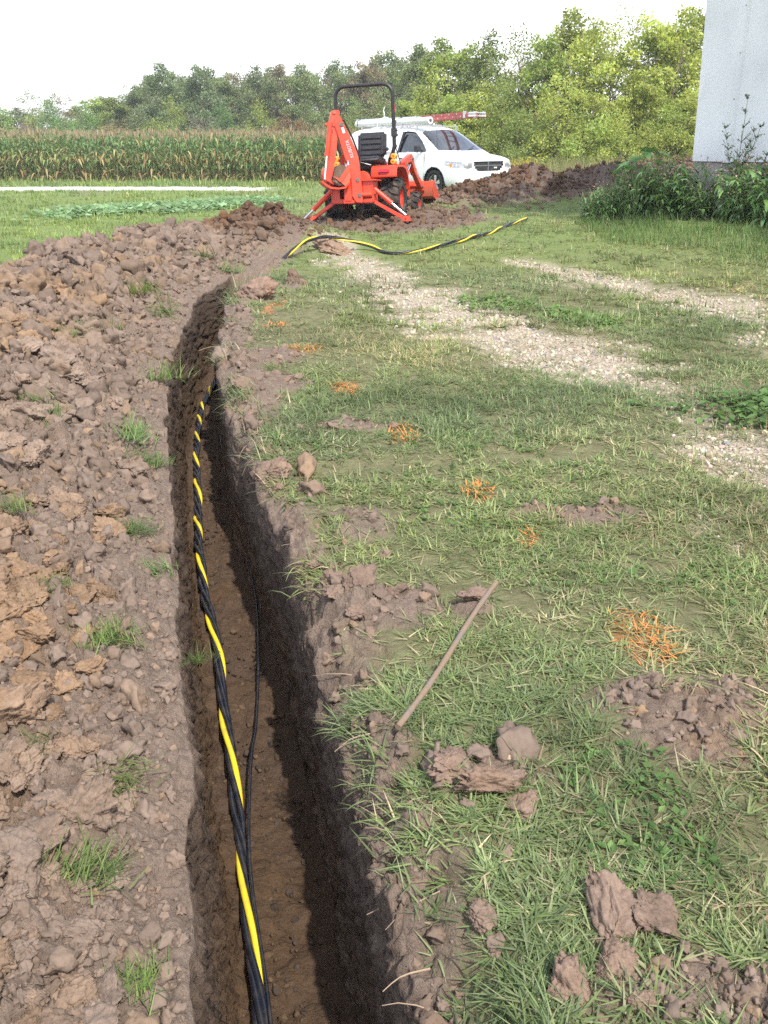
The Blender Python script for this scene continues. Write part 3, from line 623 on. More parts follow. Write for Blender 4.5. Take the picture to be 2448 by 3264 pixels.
def leaf_patch(name, label, pts, size, cols, seed, per=6, up=.5):
    """low broad leaves: each a bent diamond"""
    r = np.random.default_rng(seed); n = len(pts) * per
    P = np.repeat(pts, per, 0) + np.concatenate([r.normal(size=(n, 2)) * size[0] * 1.1, r.random((n, 1)) * size[0] * up], 1)
    az = r.random(n) * 6.28; L = r.uniform(*size, n); w = L * r.uniform(.45, .8, n); ti = r.uniform(-.2, .7, n)
    d = np.stack([np.cos(az) * np.cos(ti), np.sin(az) * np.cos(ti), np.sin(ti)], -1); s = np.stack([-np.sin(az), np.cos(az), r.uniform(-.3, .3, n)], -1)
    V = np.stack([P, P + d * (L * .45)[:, None] - s * (w * .5)[:, None], P + d * L[:, None] - np.array([0, 0, .25]) * L[:, None] * .5, P + d * (L * .45)[:, None] + s * (w * .5)[:, None]], 1)
    Fa = (np.array([[0, 1, 2], [0, 2, 3]])[None] + (np.arange(n) * 4)[:, None, None]).reshape(-1, 3)
    C = np.array(cols)[r.integers(0, len(cols), n)] * r.uniform(.7, 1.3, (n, 1))
    o = link(name, np_mesh(name, V.reshape(-1, 3), Fa, smooth=False, col=np.repeat(C, 4, 0)), GRASS); tag(o, label, 'weeds', kind='stuff'); return o
def ground_weeds():
    r = np.random.default_rng(301)
    def pts(n, f):
        X, Y = f(n); return np.stack([X, Y, gz(X, Y) + .005], -1)
    # blue-green broad-leaved patch on the left lawn
    P = pts(1100, lambda n: ((lambda t: (-5.9 + 3.2 * t + r.normal(size=n) * .35, 18.0 + 4.2 * t + r.normal(size=n) * .55))(r.random(n))))
    leaf_patch('broadleaf_patch', 'blue-green broad leaved weeds spreading over the left lawn', P, (.10, .20), [(.23, .35, .17), (.29, .41, .22), (.15, .25, .11)], 302, per=4, up=.8)
    # dandelion and plantain leaves in the turf
    n = 3000; Y = 1.5 + 9 * r.random(n) ** 1.5; X = xc(Y) + .3 + r.random(n) * (.45 * Y + .9); mk = masks(X, Y); nn = fbm(X * 1.6, Y * 1.6, 3, 305)
    ok = (mk['grass'] > .6) & (nn > .12) & in_view(X, Y, .3); P = np.stack([X[ok], Y[ok], gz(X[ok], Y[ok]) + .008], -1)
    leaf_patch('low_weeds', 'small broad leaved weeds growing low in the turf', P, (.012, .032), [(.11, .19, .055), (.14, .23, .07), (.08, .15, .045)], 303, per=4, up=.6)
    P = pts(110, lambda n: (2.25 + r.normal(size=n) * .22, 5.15 + r.normal(size=n) * .16))
    leaf_patch('dark_weed_clump', 'dark leafy weed clump at the right edge beside the gravel', P, (.04, .09), [(.09, .17, .05), (.13, .22, .07)], 304, per=5, up=1.2)
    P = pts(170, lambda n: ((lambda t: (.8 + 1.2 * t + r.normal(size=n) * .12, 9.0 - 1.6 * t + r.normal(size=n) * .18))(r.random(n))))
    leaf_patch('track_weeds', 'leafy weeds along the grass strip between the wheel tracks', P, (.03, .065), [(.13, .22, .06), (.16, .26, .08)], 306, per=5, up=1.2)
ground_weeds()
# sods of grass lying on the spoil heap
TUFTS = [(110, 715), (145, 735), (70, 870), (95, 915), (75, 1290), (120, 1275), (270, 1385), (215, 1395), (300, 1000), (290, 950), (325, 635), (250, 720), (345, 825), (300, 1150), (330, 1240), (250, 1690), (180, 1900), (300, 2140), (440, 560), (500, 590), (360, 680), (40, 1110), (280, 1145), (210, 720), (330, 1010), (55, 1640), (430, 1430), (300, 640)]
def tufts():
    k = 2448 / 1659; p = math.radians(22.184); c, s = math.cos(p), math.sin(p); r = np.random.default_rng(311)
    protos = []
    for v in range(5):
        n = 110; P = np.concatenate([r.normal(size=(n, 2)) * [.05, .035], r.random((n, 1)) * .01], 1)
        az = r.uniform(0, 6.28, 1) + r.normal(size=n) * .9
        V, F, C = blades(P, az, r.uniform(.05, .13, n), r.uniform(.003, .005, n), np.clip(r.normal(.9, .4, n), 0, 1.6), r.uniform(0, .8, n), 3, grass_cols(n, r, P[:, 0] + 40 + v, P[:, 1], .9) * np.array([.72, .85, .62]), r)
        me = np_mesh('grass_tuft', V, F, smooth=True, col=C); me.materials.append(GRASS); protos.append(me)
    for i, (xd, yd) in enumerate(TUFTS):
        x = (xd * k - 1224) / 2960; y = (1632 - yd * k) / 2960; Yd = c + y * s; Zd = -s + y * c
        t = 1.0
        for _ in range(12):
            z = float(gz(np.array([x * t]), np.array([Yd * t]))[0]); t = .5 * t + .5 * (1.45 - z) / -Zd
        sc = np.clip(.55 + .17 * Yd * t, .6, 2.0) * r.uniform(.55, 1.1)
        o = link('grass_tuft', protos[i % 5], None, None, (x * t, Yd * t, z + .005), (r.uniform(-.3, .3), r.uniform(-.3, .3), r.uniform(0, 6.28)), float(sc))
        tag(o, 'green grass tuft torn up and dropped on the spoil heap', 'grass tuft', 'grass tufts on the spoil heap')
tufts()
# ---------------------------------------------------------------- hard-surface builder
class MB:
    def __init__(s): s.bm = bmesh.new()
    def raw(s, V, F):
        vs = [s.bm.verts.new(v) for v in V]
        for f in F:
            try: s.bm.faces.new([vs[i] for i in f])
            except ValueError: pass
        return s
    def box(s, c, d, M=None):
        x, y, z = (k / 2 for k in d); V = [Vector((i * x, j * y, k * z)) for i in (-1, 1) for j in (-1, 1) for k in (-1, 1)]
        if M is not None: V = [M @ v for v in V]
        V = [v + Vector(c) for v in V]
        return s.raw(V, [(0, 1, 3, 2), (4, 6, 7, 5), (0, 4, 5, 1), (2, 3, 7, 6), (0, 2, 6, 4), (1, 5, 7, 3)])
    def beam(s, a, b, w, h, up=(0, 0, 1)):
        a, b = Vector(a), Vector(b); d = (b - a); L = d.length; d.normalize(); u = Vector(up); r = d.cross(u)
        if r.length < 1e-4: r = d.cross(Vector((1, 0, 0)))
        r.normalize(); u = r.cross(d); M = Matrix((r, d, u)).transposed()
        return s.box((a + b) / 2, (w, L, h), M)
    def tube(s, pts, r, n=10, cap=True):
        pts = [Vector(p) for p in pts]; rs = r if hasattr(r, '__len__') else [r] * len(pts); rings = []; N = None
        for i, p in enumerate(pts):
            t = (pts[min(i + 1, len(pts) - 1)] - pts[max(i - 1, 0)]).normalized()
            if N is None:
                N = t.cross(Vector((0, 0, 1)));  N = N if N.length > 1e-3 else t.cross(Vector((1, 0, 0)))
            N = (N - t * N.dot(t)).normalized(); B = t.cross(N)
            rings.append([s.bm.verts.new(p + (N * math.cos(2 * math.pi * k / n) + B * math.sin(2 * math.pi * k / n)) * rs[i]) for k in range(n)])
        for a, b in zip(rings[:-1], rings[1:]):
            for k in range(n): s.bm.faces.new((a[k], a[(k + 1) % n], b[(k + 1) % n], b[k]))
        if cap: s.bm.faces.new(rings[0][::-1]); s.bm.faces.new(rings[-1])
        return s
    def cyl(s, a, b, r, n=14): return s.tube([a, b], r, n)
    def prism(s, poly, o, u, v, w, t0, t1):
        """polygon in plane (u,v) at origin o, extruded along w from t0 to t1"""
        o, u, v, w = Vector(o), Vector(u), Vector(v), Vector(w); n = len(poly)
        V = [o + u * p[0] + v * p[1] + w * t for t in (t0, t1) for p in poly]
        return s.raw(V, [tuple(range(n))[::-1], tuple(range(n, 2 * n))] + [(i, (i + 1) % n, n + (i + 1) % n, n + i) for i in range(n)])
    def lathe(s, prof, c, axis='X', n=28, closed=False):
        """prof: (along, radius) pairs around an axis through c"""
        c = Vector(c); rings = []
        for (a, r) in prof:
            ring = []
            for k in range(n):
                t = 2 * math.pi * k / n; q = (a, r * math.cos(t), r * math.sin(t))
                if axis == 'Y': q = (q[1], q[0], q[2])
                if axis == 'Z': q = (q[1], q[2], q[0])
                ring.append(s.bm.verts.new(c + Vector(q)))
            rings.append(ring)
        prs = list(zip(rings[:-1], rings[1:])) + ([(rings[-1], rings[0])] if closed else [])
        for a, b in prs:
            for k in range(n): s.bm.faces.new((a[k], a[(k + 1) % n], b[(k + 1) % n], b[k]))
        return s
    def build(s, name, mat, parent=None, bevel=0, smooth=35, seg=2, label=None):
        bmesh.ops.recalc_face_normals(s.bm, faces=s.bm.faces)
        if bevel:
            es = [e for e in s.bm.edges if len(e.link_faces) == 2 and e.calc_face_angle(0) > math.radians(28)]
            bmesh.ops.bevel(s.bm, geom=es, offset=bevel, segments=seg, affect='EDGES', clamp_overlap=True)
        me = bpy.data.meshes.new(name); s.bm.to_mesh(me); s.bm.free()
        me.polygons.foreach_set('use_smooth', [True] * len(me.polygons)); me.set_sharp_from_angle(angle=math.radians(smooth))
        o = link(name, me, mat, parent)
        if label: o['label'] = label
        return o
def text_part(name, s, size, mat, parent, origin, u, v, extr=.0015, shear=0, bold=0, ax='CENTER'):
    cu = bpy.data.curves.new(name, 'FONT'); cu.body = s; cu.size = size; cu.extrude = extr; cu.align_x = ax; cu.align_y = 'CENTER'; cu.shear = shear; cu.offset = bold; cu.resolution_u = 3
    t = bpy.data.objects.new(name + '_tmp', cu); COL.objects.link(t); bpy.context.view_layer.update()
    me = bpy.data.meshes.new_from_object(t.evaluated_get(bpy.context.evaluated_depsgraph_get())); bpy.data.objects.remove(t); bpy.data.curves.remove(cu)
    me.name = name; me.materials.clear(); u = Vector(u).normalized(); v = Vector(v).normalized(); w = u.cross(v); M = Matrix((u, v, w)).transposed().to_4x4(); M.translation = Vector(origin); me.transform(M)
    return link(name, me, mat, parent)
def arc(c, r, a0, a1, n): return [(c[0] + r * math.cos(a0 + (a1 - a0) * i / n), c[1] + r * math.sin(a0 + (a1 - a0) * i / n)) for i in range(n + 1)]

OR = paint('tractor_orange', (.70, .048, .016), .40, dirt=(.34, .11, .055), dirt_amt=.55, dirt_scale=4.5, coat=.15)
ORD = paint('worn_orange', (.58, .075, .03), .6, dirt=(.22, .13, .08), dirt_amt=.85, dirt_scale=5)
RED_RIM = paint('rim_red', (.60, .035, .015), .4, dirt=(.25, .1, .06), dirt_amt=.4, dirt_scale=9)
BLK = paint('black_enamel', (.018, .018, .021), .4, dirt=(.06, .055, .05), dirt_amt=.4, dirt_scale=8)
VINYL = paint('black_vinyl', (.022, .022, .027), .5, dirt=(.05, .05, .05), dirt_amt=.3, dirt_scale=12, bump=.15)
RUB = paint('tyre_rubber', (.030, .029, .029), .85, dirt=(.20, .15, .115), dirt_amt=.75, dirt_scale=7, spec=.2, bump=.3)
CHROME = paint('cylinder_chrome', (.75, .76, .78), .16, metal=1)
REDL = paint('red_lens', (.45, .01, .03), .12, coat=.5)
AMB = paint('amber_lens', (.95, .32, .02), .15, coat=.5)
GREY = paint('cast_grey', (.10, .10, .105), .6, dirt=(.16, .12, .09), dirt_amt=.6)
DECW = paint('decal_white', (.78, .77, .76), .4); DECK = paint('decal_black', (.03, .03, .03), .5); DECR = paint('decal_red', (.55, .02, .02), .4); DECS = paint('decal_silver', (.42, .42, .45), .4)
SOILM = paint('packed_soil', (.14, .095, .07), .95, dirt=(.22, .16, .12), dirt_amt=.8, dirt_scale=14, spec=.1, bump=.9)

def wheel(parent, c, R, Wd, rim, nl, side, lug=.022):
    c = Vector(c); m = MB(); h = Wd / 2; Rb = R - lug
    prof = [(-h * .72, rim), (-h * .92, rim + .02), (-h, rim + (Rb - rim) * .5), (-h * .93, Rb - .03), (-h * .78, Rb - .006), (0, Rb), (h * .78, Rb - .006), (h * .93, Rb - .03), (h, rim + (Rb - rim) * .5), (h * .92, rim + .02), (h * .72, rim)]
    m.lathe(prof, c, 'X', 40)
    for sgn in (-1, 1):
        for k in range(nl):
            a = 2 * math.pi * (k + (.5 if sgn > 0 else 0)) / nl; pa = None
            V = []
            for (fx, da) in ((0.02, .0), (.35, .55), (.72, .75), (1.0, .95)):
                ang = a + da * (math.pi / nl) * 1.1 * 1.0
                x = sgn * fx * h * 1.0; wd = .62 * math.pi / nl
                for rr in (Rb - .015, R if fx < .95 else R - .03):
                    for e in (-wd * .5, wd * .5): V.append(c + Vector((x, rr * math.cos(ang + e), rr * math.sin(ang + e))))
            F = []
            for i in range(3):
                o = i * 4; F += [(o + 2, o + 3, o + 7, o + 6), (o, o + 2, o + 6, o + 4), (o + 1, o + 5, o + 7, o + 3)]
            F += [(0, 1, 3, 2), (12, 14, 15, 13)]
            m.raw(V, F)
    w = m.build('wheel', RUB, parent, smooth=40)
    m = MB(); s = side
    m.lathe([(-h * .75, rim + .012), (-h * .7, rim - .02), (h * .7, rim - .02), (h * .75, rim + .012)], c, 'X', 30)
    m.lathe([(s * h * .75, rim + .012), (s * h * .60, rim - .025), (s * h * .25, rim - .05), (s * h * .1, rim * .55), (s * h * .12, .055), (s * h * .3, .05), (s * h * .3, .001)], c, 'X', 30)
    r_ = m.build('rim', RED_RIM, w)
    for k in range(5):
        t = k * 2 * math.pi / 5; p = c + Vector((s * h * .12, .085 * math.cos(t), .085 * math.sin(t))); MB().cyl(p, p + Vector((s * .022, 0, 0)), .011, 6).build('wheel_nut', GREY, w)
    return w

def build_tractor():
    T = empty('backhoe_tractor', (-.27, 15.42, .175), (0, 0, math.radians(-15)))
    T.scale = (1.05, 1.0, .93)
    T.rotation_euler = (Matrix.Rotation(math.radians(-15), 3, 'Z') @ Matrix.Rotation(math.radians(-3.0), 3, 'Y') @ Matrix.Rotation(math.radians(-4.0), 3, 'X')).to_euler()
    tag(T, 'small orange backhoe loader tractor with black roll bar, parked at the trench end', 'tractor')
    for s in (-1, 1):
        wheel(T, (s * .43, 0, .335), .335, .30, .165, 15, s)
        wheel(T, (s * .43, 1.40, .235), .235, .20, .115, 13, s, lug=.017)
    # chassis and axles
    m = MB().box((0, .55, .42), (.26, 1.7, .22)).cyl((-.42, 0, .335), (.42, 0, .335), .075).cyl((-.42, 1.4, .235), (.42, 1.4, .235), .05).box((0, .1, .55), (.36, .6, .2)).box((0, 1.45, .5), (.2, .5, .25)).box((0, -.25, .40), (.30, .3, .3))
    m.build('chassis', GREY, T, .012)
    m = MB().prism([(.62, .52), (.62, .93), (.75, .97), (1.3, .93), (1.62, .86), (1.70, .78), (1.70, .50)], (0, 0, 0), (0, 1, 0), (0, 0, 1), (1, 0, 0), -.25, .25)
    hood = m.build('hood', OR, T, .03, seg=3)
    MB().box((0, 1.702, .66), (.36, .02, .22)).build('grille', BLK, hood, .006)
    for s in (-1, 1): MB().box((s * .14, 1.70, .81), (.15, .03, .06)).build('headlight', DECW, hood, .012)
    MB().box((0, .42, .50), (.86, .62, .035)).box((0, .70, .62), (.5, .06, .25)).build('floor_plate', BLK, T, .006)
    # dashboard and steering wheel
    m = MB().prism([(.45, .52), (.50, .95), (.64, .97), (.66, .52)], (0, 0, 0), (0, 1, 0), (0, 0, 1), (1, 0, 0), -.18, .18); m.build('dashboard', BLK, T, .02)
    m = MB(); ctr = Vector((0, .36, 1.06)); nrm = Vector((0, -.5, .87)).normalized(); ux = Vector((1, 0, 0)); uy = nrm.cross(ux)
    m.tube([ctr + (ux * math.cos(k * math.pi / 12) + uy * math.sin(k * math.pi / 12)) * .17 for k in range(25)], .014, 8, False)
    for k in range(3): m.cyl(ctr, ctr + (ux * math.cos(k * 2.09 + .5) + uy * math.sin(k * 2.09 + .5)) * .17, .009, 6)
    m.cyl(ctr, (0, .52, .90), .022, 10); m.build('steering_wheel', BLK, T)
    # fenders
    for s in (-1, 1):
        outer = [(-.385, .655), (-.395, .70), (-.36, .81), (-.30, .845), (.05, .86), (.22, .83), (.36, .73), (.44, .58), (.46, .48)]
        inner = [(.43, .48), (.41, .57), (.335, .70), (.20, .795), (.05, .82), (-.28, .805), (-.33, .78), (-.355, .70), (-.345, .655)]
        m = MB().prism(outer + inner, (0, 0, 0), (0, 1, 0), (0, 0, 1), (1, 0, 0), s * .19, s * .575)
        m.prism([(-.37, .66), (-.35, .80), (.2, .82), (.40, .66), (.43, .50), (-.1, .50)], (0, 0, 0), (0, 1, 0), (0, 0, 1), (1, 0, 0), s * .19, s * .205)
        f = m.build('fender', OR, T, .012)
        MB().box((s * .385, -.393, .745), (.165, .05, .068), Matrix.Rotation(-.25, 3, 'X')).build('tail_light', REDL, f, .018, seg=3)
    # seat turned round to the backhoe
    seat = MB().prism([(-.34, .90), (-.36, .955), (-.32, 1.0), (-.12, 1.0), (.08, .985), (.12, .93), (.10, .89)], (.08, 0, 0), (0, 1, 0), (0, 0, 1), (1, 0, 0), -.22, .22).build('seat', VINYL, T, .03, seg=3)
    M = Matrix.Rotation(math.radians(-8), 3, 'X')
    MB().box((.08, .16, 1.20), (.44, .085, .40), M).build('backrest', VINYL, seat, .035, seg=3)
    for i, z in enumerate((1.07, 1.155, 1.24, 1.325)): MB().box((.08, .098 + (z - 1.2) * .14, z), (.31, .035, .074), M).build('cushion', VINYL, seat, .014, seg=2)
    for s in (-1, 1): MB().beam((.08 + s * .245, .12, 1.12), (.08 + s * .245, -.14, 1.11), .055, .06).build('armrest', VINYL, seat, .018)
    MB().box((.03, -.05, .85), (.36, .3, .09)).box((.03, .05, .78), (.2, .2, .1)).build('seat_base', BLK, T, .01)
    MB().box((.10, -.30, .885), (.16, .05, .012), Matrix.Rotation(.3, 3, 'Y')).build('seat_tag', DECW, seat)
    # roll bar
    pts = [(.33, .20, .62), (.33, .18, .86), (.345, .16, .96), (.40, .13, 1.06), (.432, .11, 1.16)]
    top = 2.115; r = .15
    rp = pts + [(.435, .10, 1.3), (.435, .06, top - r)] + [(.435 - r + r * math.cos(a), .055, top - r + r * math.sin(a)) for a in (.3, .6, .9, 1.2)] + [(.435 - r, .055, top)]
    full = rp + [(-x, y, z) for (x, y, z) in rp[::-1]]
    rops = MB().tube(full, .029, 12).build('roll_bar', BLK, T)
    for s in (-1, 1):
        MB().box((s * .435, .10, 1.37), (.075, .085, .13)).cyl((s * .39, .10, 1.40), (s * .49, .10, 1.40), .014, 8).cyl((s * .39, .10, 1.33), (s * .50, .10, 1.33), .014, 8).build('hinge', BLK, rops, .008)
        MB().tube([(s * .435, .082, 1.68), (s * .435, .077, 1.80)], .031, 12, False).build('reflector_band', DECR, rops)
        fl = MB().lathe([(-.055, .012), (-.05, .042), (.05, .042), (.055, .012)], (s * .445, .02, 1.00), 'Y', 14).lathe([(-.055, .012), (-.05, .04), (.05, .04), (.055, .012)], (s * .44, .02, .915), 'Y', 14).build('flasher', AMB, T)
        MB().box((s * .40, .07, .95), (.03, .04, .2)).build('flasher_bracket', BLK, fl)
    # loader: towers, arms, cylinders, bucket
    for s in (-1, 1):
        x = s * .40
        m = MB().box((x - s * .045, .78, .68), (.012, .17, .52)).box((x + s * .045, .78, .68), (.012, .17, .52)).box((x, .70, .66), (.09, .012, .46)).box((x - s * .02, .80, .42), (.17, .26, .10)).box((s * .27, .82, .44), (.2, .12, .12))
        tw = m.build('loader_tower', OR, T, .005)
        MB().box((x, .690, .84), (.07, .006, .085)).build('warning_decal', DECW, tw); MB().box((x, .692, .55), (.06, .02, .13)).build('hose_cover', BLK, tw, .008)
        poly = [(.70, .84), (.70, .93), (.80, .985), (1.16, 1.09), (1.27, 1.105), (1.37, 1.05), (1.46, .93), (1.95, .66), (2.03, .60), (2.02, .53), (1.94, .53), (1.42, .80), (1.30, .92), (1.20, .965), (1.05, .945), (.80, .86)]
        m = MB().prism(poly, (0, 0, 0), (0, 1, 0), (0, 0, 1), (1, 0, 0), x - .035, x + .035)
        am = m.build('loader_arm', OR, T, .008)
        for (py, pz) in ((.76, .90), (1.29, 1.02), (1.98, .57)): MB().cyl((x - .055, py, pz), (x + .055, py, pz), .023).build('pivot_pin', GREY, am)
        MB().cyl((x, .80, .62), (x, 1.06, .80), .034).build('lift_cylinder', OR, T); MB().cyl((x, 1.06, .80), (x, 1.24, .925), .018).build('cylinder_rod', CHROME, T)
        MB().cyl((x - s * .06, 1.36, .98), (x - s * .06, 1.68, .78), .03).build('bucket_cylinder', OR, T); MB().cyl((x - s * .06, 1.68, .78), (x - s * .06, 1.94, .62), .016).build('cylinder_rod', CHROME, T)
        if s > 0: text_part('arm_lettering', 'KUBOTA', .05, DECS, am, (x + .038, 1.66, .765), (0, .88, -.47), (0, .47, .88))
    prof = [(2.06, .66), (2.05, .50), (2.08, .40), (2.17, .36), (2.52, .36)]
    sh = [(2.52, .348), (2.165, .345), (2.065, .39), (2.035, .50), (2.045, .665)]
    m = MB().prism(prof + sh, (0, 0, 0), (0, 1, 0), (0, 0, 1), (1, 0, 0), -.61, .61)
    m.prism([(2.05, .66), (2.05, .55), (2.12, .66)], (0, 0, 0), (0, 1, 0), (0, 0, 1), (1, 0, 0), -.605, .605)
    bk = m.build('loader_bucket', ORD, T, .004)
    for s in (-1, 1): MB().prism([(2.055, .675), (2.03, .50), (2.065, .38), (2.17, .342), (2.53, .342), (2.45, .45), (2.15, .675)], (0, 0, 0), (0, 1, 0), (0, 0, 1), (1, 0, 0), s * .60, s * .614).build('bucket_side', OR, bk)
    for s in (-1, 1): MB().prism([(2.03, .675), (1.99, .60), (1.99, .50), (2.04, .46)], (0, 0, 0), (0, 1, 0), (0, 0, 1), (1, 0, 0), s * .34, s * .46).build('bucket_bracket', OR, bk, .004)
    MB().prism([(2.062, .664), (2.035, .56), (2.0355, .558), (2.0, .58), (2.0, .6), (2.03, .672)], (0, 0, 0), (0, 1, 0), (0, 0, 1), (1, 0, 0), -.33, .33).build('bucket_back', OR, bk)
    # joystick with boot, right side
    MB().tube([(.47, .45, .66), (.47, .45, .80), (.455, .45, .88)], [.05, .035, .012], 10).build('lever_boot', VINYL, T); MB().tube([(.455, .45, .86), (.40, .44, 1.06), (.375, .43, 1.16)], .008, 6).lathe([(-.03, .004), (-.02, .02), (.01, .024), (.03, .01), (.032, .001)], (.372, .43, 1.185), 'Z', 10).build('joystick', BLK, T)
    # backhoe frame
    B = -.78
    m = MB().box((-.255, B, .44), (.02, .26, .36)).box((.345, B, .44), (.02, .26, .36)).box((.045, B + .12, .44), (.60, .02, .36)).box((.045, B - .02, .60), (.74, .30, .02)).box((.045, B, .275), (.62, .26, .03)).box((.02, B - .16, .285), (.16, .12, .05)).box((.25, B - .11, .47), (.2, .02, .26)).box((-.2, B - .11, .44), (.12, .02, .33)).box((.045, B - .125, .30), (.6, .02, .06))
    m.box((.045, -.55, .40), (.18, .3, .12)); fr = m.build('backhoe_frame', OR, T, .005)
    MB().box((.07, B + .02, .49), (.14, .12, .14)).build('valve_block', BLK, T, .008)
    for k in range(5): MB().tube([(.0 + .02 * k, B - .08, .56), (.0 + .025 * k, B - .12, .52 - .012 * k), (.05 + .02 * k, B - .125, .48), (.13, B - .10, .50 - .02 * k)], .006, 6).build('hydraulic_hose', GREY, T)
    MB().cyl((.16, B - .145, .385), (.34, B - .13, .385), .04).build('swing_cylinder', OR, T); MB().cyl((.03, B - .15, .385), (.16, B - .145, .385), .02).build('cylinder_rod', CHROME, T)
    # operator console with handrail
    m = MB().prism([(-.14, .60), (-.13, .98), (-.08, 1.03), (.02, 1.03), (.07, .98), (.085, .60)], (0, B, 0), (1, 0, 0), (0, 0, 1), (0, 1, 0), -.05, .14); m.prism([(.085, .60), (.085, .75), (.20, .75), (.26, .68), (.27, .60)], (0, B, 0), (1, 0, 0), (0, 0, 1), (0, 1, 0), -.02, .12)
    con = m.build('control_console', OR, T, .015)
    MB().box((.01, B - .055, .965), (.09, .03, .075)).build('console_opening', BLK, con, .01)
    MB().tube([(-.10, B + .0, 1.0), (-.08, B, 1.06), (0, B, 1.075), (.07, B, 1.055), (.10, B, 1.0), (.115, B, .86), (.115, B, .72)], .016, 10).build('handrail', OR, con)
    for dx in (-.09, -.05): MB().tube([(dx, B + .05, 1.02), (dx - .01, B + .06, 1.10), (dx - .015, B + .06, 1.125)], [.006, .010, .014], 8).build('control_lever', BLK, con)
    MB().box((-.02, B - .054, .83), (.10, .008, .05)).build('warning_decal', DECW, con); MB().box((.005, B - .060, .83), (.045, .006, .038)).build('decal_text_block', GREY, con); MB().tube([(-.05, B - .061, .815), (-.035, B - .061, .83), (-.045, B - .061, .846)], .006, 5).build('decal_symbol', DECK, con)
    text_part('console_lettering', 'BT602', .042, DECW, con, (-.02, B - .052, .880), (1, 0, 0), (0, 0, 1), shear=.25)
    # boom, dipper stick and bucket, swung to the left
    er = Vector((-.90, -.43, 0)).normalized(); en = Vector((er.y, -er.x, 0)); en = -en if en.y > 0 else en; ez = Vector((0, 0, 1)); piv = Vector((.01, -.96, 0))
    def q(zx, zy): z = (2040 - zy) / 955; return (-((zx - 885) / 894 + .335 + .065 * z) / .98, z + .012)
    def bprism(pts, w0, w1): return MB().prism([q(*p) for p in pts], piv, er, ez, en, w0, w1)
    MB().box((.01, -.93, .44), (.12, .14, .34)).cyl((.01, -.95, .25), (.01, -.95, .66), .035).build('swing_post', OR, T, .012)
    boom = bprism([(400, 560), (436, 600), (470, 690), (560, 880), (640, 1075), (672, 1200), (702, 1450), (735, 1760), (725, 1800), (650, 1790), (600, 1700), (585, 1500), (560, 1310), (500, 1170), (420, 900), (352, 690), (356, 620)], .015, .075)
    boom.prism([q(*p) for p in [(400, 560), (436, 600), (470, 690), (560, 880), (640, 1075), (672, 1200), (702, 1450), (715, 1600), (600, 1600), (585, 1500), (560, 1310), (500, 1170), (420, 900), (352, 690)]], piv, er, ez, en, -.075, -.015)
    boom.prism([q(*p) for p in [(470, 700), (560, 880), (640, 1075), (672, 1200), (690, 1350), (640, 1300), (560, 1060), (455, 760)]], piv, er, ez, en, -.02, .02)
    bo = boom.build('boom', OR, T, .006)
    def bp(zx, zy, w): a = q(zx, zy); return piv + er * a[0] + ez * a[1] + en * w
    d0 = (bp(510, 900, 0) - bp(585, 1150, 0)).normalized()
    text_part('boom_lettering', 'KUBOTA', .066, DECS, bo, bp(548, 1030, .0775), d0, en.cross(d0), bold=.001)
    MB().box(bp(462, 770, .077), (.004, .035, .085), Matrix((en, d0.cross(en), d0)).transposed()).build('warning_decal', DECW, bo)
    for (zx, zy) in ((440, 690), (690, 1690), (660, 1470)): MB().cyl(bp(zx, zy, -.09), bp(zx, zy, .09), .028).build('pivot_pin', GREY, bo)
    MB().cyl(bp(500, 860, 0), bp(560, 1350, 0), .03).build('boom_cylinder', OR, T)
    ds = bprism([(315, 505), (345, 485), (405, 490), (420, 520), (415, 560), (405, 800), (385, 1100), (360, 1330), (330, 1470), (270, 1490), (262, 1440), (300, 1100), (325, 800), (300, 690), (290, 640)], -.05, .05).build('dipper_stick', OR, T, .008)
    for (zx, zy) in ((350, 520), (355, 690), (300, 1460), (270, 680)): MB().cyl(bp(zx, zy, -.065), bp(zx, zy, .065), .026).build('pivot_pin', ORD, ds)
    MB().cyl(bp(300, 660, .072), bp(272, 1120, .072), .034).cyl(bp(274, 1085, .072), bp(271, 1122, .072), .039).build('dipper_cylinder', OR, T)
    MB().cyl(bp(272, 1120, .072), bp(252, 1450, .072), .015).build('cylinder_rod', CHROME, T)
    MB().box(bp(340, 770, .052), (.006, .02, .05)).build('pin_clip', CHROME, ds)
    # backhoe bucket curled up under the stick
    sp = [(190, 1480), (262, 1440), (345, 1450), (380, 1330), (545, 1255), (560, 1420), (545, 1520), (505, 1585), (430, 1575), (320, 1580), (255, 1540)]
    bb = bprism([(190, 1480), (255, 1545), (320, 1590), (420, 1600), (505, 1590), (552, 1520), (566, 1420), (550, 1250), (535, 1256), (545, 1420), (530, 1510), (495, 1560), (420, 1575), (330, 1560), (270, 1520), (215, 1470)], -.14, .14)
    b1 = bb.build('backhoe_bucket', OR, T, .004)
    bprism([(330, 1400), (420, 1480), (500, 1560), (545, 1500), (550, 1400), (545, 1262), (520, 1290), (430, 1450)], .138, .15).build('bucket_side', ORD, b1); bprism([(215, 1478), (345, 1400), (545, 1262), (560, 1420), (540, 1520), (500, 1580), (420, 1590), (320, 1575)], -.15, -.138).build('bucket_side', ORD, b1)
    bprism([(345, 1500), (365, 1330), (410, 1240), (470, 1260), (525, 1290), (540, 1420), (520, 1520), (440, 1565)], -.135, .135).build('packed_soil', SOILM, b1, .02)
    MB().beam(bp(545, 1270, .156), bp(428, 1490, .156), .012, .055).build('bucket_cutter', OR, b1)
    for w in (-.10, .0, .11): MB().tube([bp(540, 1300, w), bp(535, 1235, w), bp(528, 1185, w)], [.022, .020, .006], 6).build('bucket_tooth', CHROME, b1)
    MB().beam(bp(300, 1470, .0), bp(420, 1500, .0), .09, .03).beam(bp(262, 1440, .072), bp(370, 1520, .072), .02, .03).build('bucket_link', OR, T, .004)
